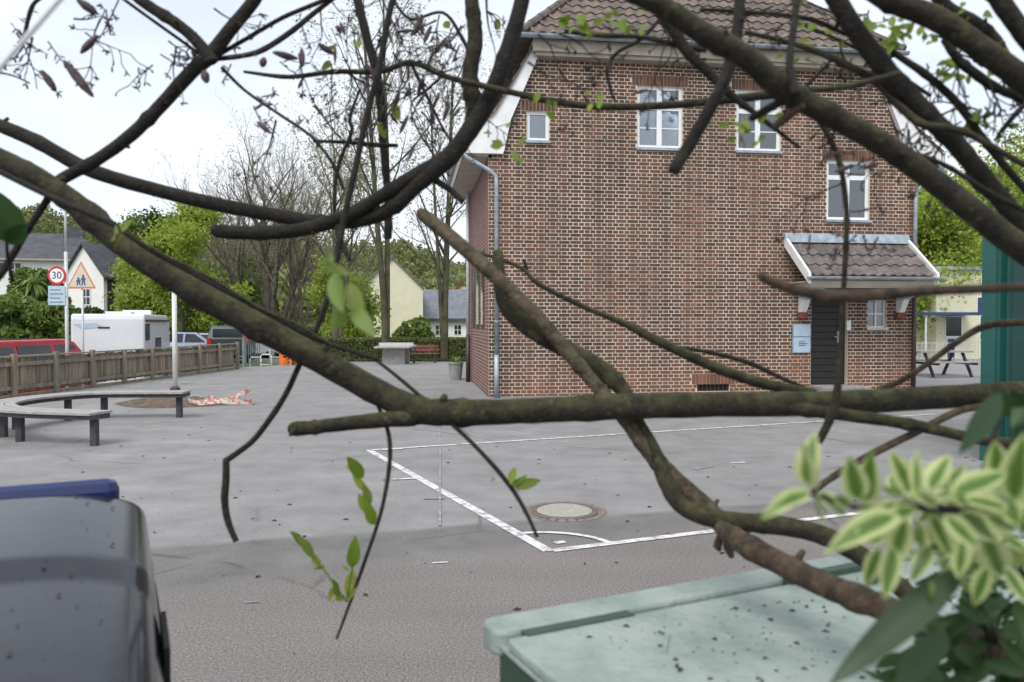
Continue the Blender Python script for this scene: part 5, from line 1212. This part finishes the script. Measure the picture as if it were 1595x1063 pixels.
# thin shoot twining along the left of the mossy stem
sh = stem(v1, [(-40,245,9),(0,268,9),(90,312,9),(180,352,9),(235,390,9),(300,425,9),(360,458,8),(425,492,9),(480,522,8),(540,545,7),(590,560,6)], 1.16, 1.22, 'bark_dark', 'shoot', jit=.03)
stem(v1, [(190,362,5),(250,395,6),(330,435,6),(400,478,6),(460,505,6),(520,540,5)], 1.14, 1.2, 'bark', 'shoot', jit=.03)
for b, t in [((190,362),(205,342)),((185,360),(165,368)),((190,368),(172,378))]: leaf(sh, v1, b, t, 1.13, 'leaf_young', .6)
# large pale green leaves hanging behind the shoot
for b, t in [((510,405),(545,445)),((520,425),(540,490)),((545,440),(565,505)),((530,470),(520,520)),((548,480),(575,510)),((505,410),(520,390))]: leaf(sh, v1, b, t, .72, 'leaf_mid', .4)
# ---- 2: arching dark climber, upper left
v2 = plant('arching_climber', 'dark climber arching in two strands across the sky left of the brick gable', 'climber', 860, -420, 1.5)
ex2 = at(900, -700, 1.4)
b2 = stem(v2, [(-50,175,20),(0,196,21),(60,222,22),(135,263,22),(220,290,22),(330,317,22),(430,336,22),(500,346,22),(560,344,22),(608,326,24),(650,288,26),(695,250,28),(738,195,28),(772,130,27),(798,55,25),(815,-10,24),(830,-120,24),(850,-300,26),(880,-620,28)], 1.5, 1.42, 'bark_dark', knots=6, jit=.03, extra=[(.30,1.3,3.1),(1.3,1.2,3.2),(1.9,1.25,2.6),(2.05,1.3,1.2),(2.05,1.3,-.05)])
stem(v2, [(330,357,14),(345,361,22),(400,363,22),(470,358,22),(540,336,22),(600,302,22),(655,268,22),(700,240,22),(735,190,20)], 1.44, 1.46, 'bark_dark', knots=4, jit=.03)
stem(v2, [(733,-80,22),(735,0,22),(740,60,24),(732,120,25),(738,175,24),(722,215,20)], 1.47, 1.47, 'bark', knots=4, jit=.05)
stem(v2, [(545,-60,14),(557,0,14),(573,65,14),(590,130,14),(596,215,13),(603,290,12),(605,340,13),(604,372,13)], 1.56, 1.56, 'bark_dark', knots=4, jit=.05)
stem(v2, [(648,-60,9),(612,0,10),(592,100,10),(570,185,10),(552,270,10),(535,345,10),(522,420,9),(502,490,9),(470,560,9),(442,620,9),(400,680,9),(372,704,9),(350,719,10)], 1.38, 1.3, 'bark_dark', 'twig', knots=3, jit=.03)
stem(v2, [(352,716,11),(352,745,12),(350,780,12),(355,812,11),(368,844,9)], 1.30, 1.29, 'bark_dark', 'twig', jit=.05)
stem(v2, [(676,280,11),(700,295,10),(722,315,9)], 1.46, 1.46, 'bark_dark', 'twig', jit=.03); stem(v2, [(525,352,10),(532,378,10),(545,405,7)], 1.44, 1.42, 'bark_dark', 'twig')
t2h = stem(v2, [(380,112,5),(450,120,7),(520,112,8),(590,112,9),(640,98,9),(690,118,8),(735,130,10),(800,145,10),(860,158,11),(930,166,12),(1010,166,12),(1090,160,13),(1180,150,14),(1250,142,14)], 1.52, 1.3, 'bark', 'twig', knots=5, jit=.05)
stem(v2, [(488,220,5),(540,222,6),(580,226,8),(620,227,6)], 1.5, 1.5, 'bark_dark', 'twig', jit=.04)
stem(v2, [(560,140,4),(545,185,6),(548,205,6),(530,250,7),(522,290,6),(520,345,5)], 1.5, 1.46, 'bark_dark', 'twig', jit=.05)
stem(v2, [(612,0,4),(640,30,5),(690,20,5),(720,60,6),(735,95,6)], 1.5, 1.47, 'bark_dark', 'twig', jit=.05)
stem(v2, [(640,98,6),(665,150,5),(690,200,4),(712,235,3)], 1.5, 1.5, 'bark_dark', 'twig', jit=.05)
stem(v2, [(690,118,5),(665,140,4),(640,165,3),(655,210,3),(700,275,3)], 1.53, 1.53, 'bark_dark', 'twig', jit=.05)
for k in range(34):
    x, y = FR.uniform(560, 730), FR.uniform(20, 215); dx, dy = FR.gauss(0,14), FR.uniform(12,42); raceme(t2h, v2, (x,y), (x+dx, y+dy), FR.uniform(1.42,1.58), FR.randint(4,8), 8)
for k in range(16):
    x, y = FR.uniform(400, 560), FR.uniform(90, 190); raceme(t2h, v2, (x,y), (x+FR.gauss(0,20), y+FR.uniform(5,26)), FR.uniform(1.42,1.58), FR.randint(3,6), 8)
for b, t, w in [((660,55),(647,20),9),((672,40),(660,68),8),((645,55),(658,22),11),((520,85),(495,68),10),((525,40),(530,52),8),((620,50),(640,48),6),((690,70),(710,78),5),((570,118),(610,134),7),((660,120),(650,150),7),((636,180),(622,210),7),((700,160),(690,190),7)]: pod(t2h, v2, b, t, w, 1.45)
for b, t in [((735,55),(742,72)),((742,45),(752,30)),((770,45),(780,30)),((510,85),(520,70)),((515,95),(500,110)),((520,112),(535,100)),((700,45),(690,30)),((560,75),(548,62)),((612,160),(622,190)),((590,190),(600,215))]: leaf(t2h, v2, b, t, 1.47, 'leaf_young', .5)
# ---- 3: forked dark climber at the top left
v3 = plant('forked_climber', 'dark forked climber meeting at a knot against the pale sky', 'climber', -420, 520, 1.35)
ex3 = at(-420, 700, 1.35)
b3 = stem(v3, [(430,-60,20),(396,0,20),(360,45,21),(328,86,24),(300,110,22),(255,160,21),(205,210,20),(150,250,19),(90,284,18),(75,310,12),(45,355,10),(15,405,11),(-10,440,12),(-120,560,14),(-300,700,18)], 1.36, 1.3, 'bark_dark', knots=4, jit=.03, extra=[(ex3.x,ex3.y,.5),(ex3.x-.03,ex3.y,-.05)])
stem(v3, [(190,-25,16),(225,5,17),(272,35,18),(300,58,18),(322,84,20),(330,98,24)], 1.34, 1.34, 'bark_dark', knots=2, jit=.05)
stem(v3, [(340,86,7),(385,60,7),(440,28,7),(505,0,7),(560,-30,6)], 1.36, 1.42, 'bark_dark', 'twig', jit=.05)
stem(v3, [(340,92,8),(400,82,9),(450,52,9),(490,20,8),(530,-10,7)], 1.36, 1.42, 'bark_dark', 'twig', jit=.05)
stem(v3, [(345,105,6),(380,140,5),(430,175,5),(475,205,5),(492,220,5),(520,258,5),(535,295,5)], 1.36, 1.42, 'bark_dark', 'twig', jit=.05)
tw3 = stem(v3, [(180,-10,5),(235,30,5),(280,62,5),(320,92,6)], 1.37, 1.36, 'bark_dark', 'twig', jit=.05)
stem(v3, [(20,440,6),(12,400,5),(10,370,4)], 1.25, 1.22, 'bark_dark', 'twig')
for b, t in [((10,378),(0,300)),((12,380),(40,352)),((8,370),(-15,330))]: leaf(tw3, v3, b, t, 1.15, 'leaf_dark', .75, fold=.15)
for b, t, w in [((100,95),(146,152),15),((65,110),(88,142),12),((120,0),(152,22),14),((152,55),(125,84),12),((470,75),(472,105),9),((425,82),(465,92),11),((412,90),(408,105),12),((400,190),(422,208),9),((395,172),(412,160),5),((318,110),(322,130),14),((530,35),(538,55),7)]: pod(tw3, v3, b, t, w, 1.3)
for b, t in [((55,5),(30,75)),((30,60),(75,85)),((75,65),(110,110)),((185,0),(150,70)),((165,15),(172,55)),((250,85),(290,105)),((265,85),(290,90)),((355,90),(430,70)),((360,100),(345,130)),((400,150),(430,165)),((395,165),(415,205)),((40,60),(20,40)),((470,40),(485,80))]: raceme(tw3, v3, b, t, 1.31, 7, 10)
stem(v3, [(75,-10,6),(50,10,6),(38,55,6),(28,68,6)], 1.31, 1.31, 'bark_dark', 'twig'); stem(v3, [(-10,112,4),(20,118,3),(46,130,3)], 1.3, 1.3, 'bark_dark', 'twig')
wr = MB(); wr.tube([at(-60,170,.62), at(0,106,.62), at(92,0,.62), at(160,-80,.62)], .0022, 8); o = wr.build('wire', M['wire'], smooth=True); tag(o, 'pale support wire slanting across the sky beside the flower buds', 'wire')
# ---- 4: twisted brown climber
v4 = plant('twisted_climber', 'two twisted brown climber stems slanting down towards the green container', 'climber', 1700, 1100, 1.0)
stem(v4, [(655,332,18),(668,342,22),(705,372,23),(760,420,23),(805,462,23),(850,508,22),(895,562,22),(935,608,22),(975,655,23),(1012,705,26),(1055,750,28),(1095,785,28),(1125,812,24)], 1.40, 1.22, 'bark_pale', knots=4, jit=.04)
b4 = stem(v4, [(776,392,16),(778,430,20),(790,478,26),(830,515,28),(885,546,29),(935,575,30),(968,605,26),(990,650,20),(1020,705,22),(1038,752,26),(1065,790,28),(1120,810,30),(1200,817,30),(1275,832,30),(1335,862,30),(1385,900,28),(1440,950,26)], 1.44, 1.08, 'bark', knots=4, jit=.04)
stem(v4, [(1118,818,22),(1150,842,34),(1220,880,38),(1300,918,40),(1385,950,42),(1470,985,46),(1600,1040,52),(1800,1150,60)], 1.20, .60, 'bark_brown', knots=5, jit=.04, extra=[(.86,.98,.7),(.9,1.0,.3)] if False else None)
r4 = at(1800, 1150, .60); m = MB(); m.tube([r4, r4+Vector((.08,0,-.2)), Vector((r4.x+.1, r4.y, -.05))], [.024,.03,.034], 10); m.build('trunk', M['bark_brown'], v4, off=v4.location, smooth=True)
stem(v4, [(1140,835,14),(1135,850,18),(1140,868,8)], 1.19, 1.19, 'pod', 'bud'); stem(v4, [(1125,830,10),(1118,848,14),(1122,858,6)], 1.19, 1.19, 'bark_brown', 'bud')
stem(v4, [(690,375,4),(740,392,5),(790,408,6),(815,420,7),(840,443,8),(900,474,8),(950,495,9),(985,510,13),(1010,524,15),(1060,548,16),(1120,575,17),(1190,598,18),(1270,614,16)], 1.5, 1.34, 'bark', knots=3, jit=.05)
stem(v4, [(816,405,6),(822,425,6),(832,440,6)], 1.47, 1.47, 'bark_dark', 'twig'); stem(v4, [(1050,540,5),(1110,550,7),(1165,565,8),(1215,588,7),(1262,608,6)], 1.46, 1.36, 'bark_dark', 'twig')
stem(v4, [(1275,690,12),(1292,655,14),(1302,625,14),(1308,560,9),(1312,480,8),(1317,400,9),(1318,320,9),(1305,245,9),(1278,190,10),(1262,165,9)], 1.15, 1.12, 'bark', 'twig', knots=3, jit=.05)
stem(v4, [(1355,612,8),(1395,598,9),(1440,570,9),(1495,530,10),(1530,510,11),(1560,504,11),(1610,502,11)], 1.3, 1.2, 'bark_brown', 'twig', knots=2, jit=.04)
stem(v4, [(1340,625,6),(1370,606,8),(1392,598,10)], 1.31, 1.3, 'bark_brown', 'twig')
# ---- 5: heavy climber from the upper right
v5 = plant('heavy_climber', 'heavy olive-brown climber limbs sweeping down the right over the porch', 'climber', 1950, 600, .95)
e5 = at(1950, 640, .95)
b5 = stem(v5, [(880,-60,28),(960,-22,30),(1030,10,32),(1100,55,34),(1165,92,36),(1220,140,37),(1290,178,36),(1370,222,36),(1450,278,37),(1520,333,38),(1600,394,40),(1760,500,44),(1950,640,48)], .88, 1.0, 'bark', knots=5, jit=.03, extra=[(e5.x+.05,e5.y,.9),(e5.x+.07,e5.y,-.05)])
stem(v5, [(1270,-60,28),(1300,-5,29),(1340,58,30),(1385,115,30),(1435,170,30),(1480,215,29),(1525,268,28),(1565,318,28),(1620,390,34)], 1.05, 1.05, 'bark_dark', knots=4, jit=.04)
stem(v5, [(1340,-30,34),(1390,2,35),(1460,30,36),(1530,78,36),(1600,128,37),(1700,200,38)], 1.0, 1.0, 'bark', knots=3, jit=.04)
stem(v5, [(1530,-40,28),(1560,5,28),(1600,60,28),(1650,120,28)], 1.02, 1.02, 'bark_dark', knots=1, jit=.04)
stem(v5, [(1450,-20,20),(1475,12,20),(1515,35,22),(1545,60,22),(1570,100,20),(1600,130,18)], 1.15, 1.15, 'bark_dark', knots=2, jit=.05)
stem(v5, [(1155,-40,16),(1152,10,18),(1146,60,19),(1128,125,19),(1100,180,20),(1070,232,20),(1048,268,18)], 1.0, .98, 'bark_dark', knots=2, jit=.04)
stem(v5, [(1245,-40,11),(1241,0,12),(1234,60,12),(1230,105,13),(1240,148,16)], .95, .9, 'bark_dark', jit=.04)
stem(v5, [(1020,0,18),(1045,40,20),(1070,80,18),(1105,115,15),(1140,150,12),(1180,180,9),(1245,230,5)], 1.15, 1.15, 'bark_dark', knots=2, jit=.04)
stem(v5, [(1170,185,12),(1200,168,14),(1240,148,13)], .98, .92, 'bark_dark', 'twig'); stem(v5, [(1205,200,14),(1232,178,14),(1252,165,10)], .95, .92, 'bark_brown', 'twig')
tw5 = stem(v5, [(880,48,8),(930,55,9),(1000,58,9),(1060,72,9),(1100,78,10)], 1.2, 1.15, 'bark', 'twig', jit=.05)
stem(v5, [(1036,20,5),(1000,60,6),(962,82,6),(946,108,6),(950,135,5),(958,158,4)], 1.2, 1.22, 'bark_dark', 'twig', jit=.05)
stem(v5, [(1090,15,7),(1180,20,8),(1260,30,8),(1310,50,8),(1340,62,8)], 1.1, 1.08, 'bark_dark', 'twig', jit=.05)
stem(v5, [(1160,50,7),(1240,70,9),(1300,92,11),(1360,125,12),(1400,165,13),(1440,195,14),(1500,205,12),(1600,260,10)], 1.12, 1.0, 'bark', 'twig', knots=2, jit=.05)
stem(v5, [(1245,140,10),(1300,138,10),(1350,128,10),(1400,115,10)], .95, 1.02, 'bark', 'twig', jit=.05)
stem(v5, [(1380,75,10),(1440,115,12),(1490,160,13),(1530,215,13),(1570,265,12),(1610,310,12)], 1.12, 1.1, 'bark_dark', 'twig', knots=2, jit=.05)
stem(v5, [(1470,60,12),(1495,95,15),(1540,130,15),(1580,150,14),(1610,165,12)], 1.08, 1.08, 'bark_dark', 'twig', knots=2)
stem(v5, [(1600,160,9),(1580,180,9),(1560,205,7),(1550,220,5)], 1.05, 1.05, 'bark_dark', 'twig'); stem(v5, [(1470,215,8),(1500,250,9),(1520,290,9),(1560,320,8)], 1.15, 1.1, 'bark', 'twig')
stem(v5, [(1430,240,7),(1480,262,9),(1540,300,9),(1600,330,8)], 1.0, 1.0, 'bark_dark', 'twig')
stem(v5, [(1183,428,12),(1200,438,17),(1240,452,19),(1300,462,20),(1380,458,19),(1450,453,17),(1530,450,15),(1620,446,14)], .66, .70, 'bark_brown', 'branch', knots=1, jit=.04)
stem(v5, [(1230,30,6),(1300,60,6),(1360,90,6),(1450,150,6)], 1.2, 1.2, 'bark_dark', 'twig'); stem(v5, [(1290,100,6),(1260,130,6),(1230,165,5),(1205,195,4)], 1.16, 1.16, 'bark_dark', 'twig')
for k in range(34):
    x, y = FR.choice([(FR.uniform(830,1010), FR.uniform(10,140)), (FR.uniform(1290,1420), FR.uniform(70,320)), (FR.uniform(1430,1590), FR.uniform(90,250)), (FR.uniform(1250,1400), FR.uniform(300,400))]); raceme(tw5, v5, (x,y), (x+FR.gauss(0,22), y+FR.uniform(6,38)), FR.uniform(1.1,1.25), FR.randint(4,7), 8)
for b, t, w in [((1010,140),(985,146),6),((1330,258),(1300,268),9),((1345,262),(1370,255),8),((1280,250),(1310,235),5),((1240,165),(1215,195),9)]: pod(tw5, v5, b, t, w, 1.1)
for (x, y, n, sp_l) in [(945,35,9,26),(900,40,6,20),(1165,205,10,22),(1140,200,6,18),(1270,40,7,20),(1410,55,10,24),(1450,65,8,20),(1470,115,7,18),(1560,100,6,18),(1250,85,7,18),(1530,185,6,16),(1350,70,6,18),(930,160,4,14),(790,235,5,16),(845,165,4,14),(1500,20,7,20),(1380,40,6,18),(1460,130,4,16)]:
    for k in range(n):
        bx_, by_ = x+FR.gauss(0,sp_l), y+FR.gauss(0,sp_l*.7); a = FR.uniform(0,6.28); L = FR.uniform(11,22); leaf(tw5, v5, (bx_,by_), (bx_+L*math.cos(a), by_+L*math.sin(a)), 1.12, 'leaf_young', .5)
# fine twig sprays and flower spikes along the top
def spray(parent, root, x, y, a, L, w, d, n=5, buds=True):
    m = MB()
    def tw(x, y, a, L, w, lvl):
        pts = [(x, y, w)]; X, Y, A = x, y, a
        for k in range(4):
            A += FR.gauss(0, .22); X += L/4*math.cos(A); Y += L/4*math.sin(A); pts.append((X, Y, w*(1-.2*(k+1))))
        P, Rr = stem_pts(pts, d, d + FR.uniform(-.03,.03)); m.tube(P, Rr, 5)
        if lvl < 1:
            for k in range(n):
                q = pts[FR.randrange(1,5)]; tw(q[0], q[1], A + FR.choice([-1,1])*FR.uniform(.4,1.1), L*FR.uniform(.25,.5), w*.6, lvl+1)
        elif buds:
            q = pts[-1]; c = at(q[0], q[1], d)
            for k in range(FR.randint(2,5)):
                dr = Vector((FR.gauss(0,1), FR.gauss(0,1), FR.gauss(-.4,.8))).normalized()*FR.uniform(5,11)*d*PX; m.tube([c, c+dr*.6, c+dr], [.0006,.0016,.0006], 4)
    tw(x, y, a, L, w, 0); return stuff(m.build('twig_spray', M['bark_dark'], parent, off=root.location))
for k in range(24):
    x, y = FR.uniform(430, 760), FR.uniform(-20, 190); spray(t2h, v2, x, y, FR.uniform(.2,2.9), FR.uniform(50,120), FR.uniform(2.5,4.5), FR.uniform(1.42,1.6))
for k in range(9):
    x, y = FR.choice([(FR.uniform(0,200), FR.uniform(-20,60)), (FR.uniform(230,480), FR.uniform(-10,110))]); spray(tw3, v3, x, y, FR.uniform(.2,2.9), FR.uniform(45,95), FR.uniform(2.5,4), 1.32)
for k in range(46):
    x, y = FR.choice([(FR.uniform(780,1060), FR.uniform(-10,110)), (FR.uniform(1060,1340), FR.uniform(-10,90)), (FR.uniform(1300,1595), FR.uniform(40,260)), (FR.uniform(1290,1420), FR.uniform(180,340)), (FR.uniform(1430,1595), FR.uniform(60,240))])
    if y > 180 and x < 1420 and k % 2: continue
    spray(tw5, v5, x, y, FR.uniform(0,3.1), FR.uniform(40,120), FR.uniform(2.5,5), FR.uniform(1.05,1.3), 4)
for k in range(26):
    x, y = FR.choice([(FR.uniform(420,740), FR.uniform(20,200)), (FR.uniform(600,730), FR.uniform(40,240))]); pod(t2h, v2, (x,y), (x+FR.gauss(0,9), y+FR.uniform(14,34)), FR.uniform(4,7), FR.uniform(1.42,1.6))
# ---- 6: variegated shrub, very near, lower right
v6 = plant('variegated_shrub', 'shrub with cream-edged green leaves leaning over the green container lid', 'shrub', 1750, 900, .66)
g0 = v6.location
m = MB(); m.tube([(g0.x+.05,g0.y,-.05),(g0.x+.03,g0.y,.7),at(1720,830,.66),at(1560,800,.56),at(1430,790,.49),at(1330,790,.48),at(1255,768,.48)], [.012,.010,.007,.004,.003,.002,.0012], 8); st6 = m.build('stem', M['bark_dark'], v6, off=g0, smooth=True)
stem(v6, [(1600,900,8),(1540,860,7),(1480,810,5),(1440,770,4)], .66, .62, 'bark_dark', 'twig'); stem(v6, [(1640,860,8),(1590,800,7),(1565,770,5)], .62, .6, 'bark_dark', 'twig')
VL = [((1255,758),(1264,675),.6),((1262,760),(1236,690),.5),((1248,765),(1190,802),.45),((1262,768),(1210,782),.45),((1275,768),(1318,800),.55),((1270,775),(1268,810),.6),
 ((1338,780),(1322,712),.65),((1345,780),(1356,728),.6),((1322,790),(1300,765),.6),((1335,790),(1372,800),.5),((1422,770),(1388,702),.6),((1430,768),(1424,712),.5),((1448,768),(1478,706),.6),((1470,768),(1504,722),.5),
 ((1482,772),(1565,744),.5),((1562,775),(1545,682),.6),((1578,778),(1592,688),.6),((1500,778),(1585,790),.5),((1430,792),(1365,812),.5),((1402,800),(1328,842),.55),((1398,802),(1300,838),.45),((1410,806),(1392,886),.7),((1422,806),(1446,886),.65),
 ((1450,800),(1486,868),.6),((1470,802),(1528,856),.6),((1492,800),(1566,842),.55),((1532,800),(1600,834),.6),((1500,832),(1496,905),.65),((1532,832),(1566,905),.6),((1552,792),(1605,756),.6),((1402,782),(1345,806),.5),((1372,852),(1342,915),.5),((1392,850),(1378,935),.5),((1562,882),(1602,945),.6),((1540,882),(1515,945),.55),((1460,790),(1420,760),.6),((1510,790),(1480,750),.6),((1590,820),(1560,770),.6),((1600,860),(1560,830),.6),((1450,850),(1420,900),.6)]
for b, t, w in VL: leaf(st6, v6, b, t, FR.uniform(.44,.52), 'variegated', w*.75)
for k in range(80):
    x = FR.uniform(1380, 1620); y = FR.uniform(760, 905) if x > 1440 else FR.uniform(765, 840); a = FR.uniform(0, 6.28); L = FR.uniform(30, 62); leaf(st6, v6, (x,y), (x+L*math.cos(a), y+L*.8*math.sin(a)), FR.uniform(.5,.66), FR.choice(['variegated','variegated','leaf_mid']), FR.choice([.4,.5]), face=(FR.gauss(0,.5), -.5, FR.uniform(.3,1.2)))
# dark lower leaves of the same bed: a broad-leaved evergreen
v7 = plant('broad_leaved_evergreen', 'glossy broad-leaved evergreen with long dark leaf over the green container', 'shrub', 1640, 1300, .72)
g7 = v7.location; m = MB(); m.tube([(g7.x+.04,g7.y,-.05),(g7.x+.02,g7.y,.6),at(1600,1100,.74),at(1530,960,.7),at(1490,880,.66),at(1560,640,.66)], [.012,.01,.008,.005,.004,.002], 8); st7 = m.build('stem', M['bark_dark'], v7, off=g7, smooth=True)
for b, t, d, w in [((1505,882),(1288,1068),.52,.17),((1475,985),(1390,1080),.6,.35),((1560,612),(1498,706),.60,.25),((1380,880),(1350,910),.62,.5)]: leaf(st7, v7, b, t, d, 'leaf_glossy', w, fold=.15, curl=.05, tilt=-.03)
for k in range(150):
    x, y = FR.uniform(1400, 1640), FR.uniform(870, 1090)
    if x < 1470 and y < 960: continue
    a = FR.uniform(.2, 3.6); L = FR.uniform(40, 85); leaf(st7, v7, (x,y), (x+L*math.cos(a), y+L*math.sin(a)), FR.uniform(.62,.86), 'leaf_dark', FR.choice([.25,.33]), face=(FR.gauss(0,.6), -.6, FR.uniform(0,1)))
for b, t in [((1600,650),(1560,620)),((1600,660),(1580,700)),((1595,700),(1560,690)),((1605,640),(1575,610)),((1610,620),(1580,650))]: leaf(st7, v7, b, t, .62, 'leaf_dark', .5)
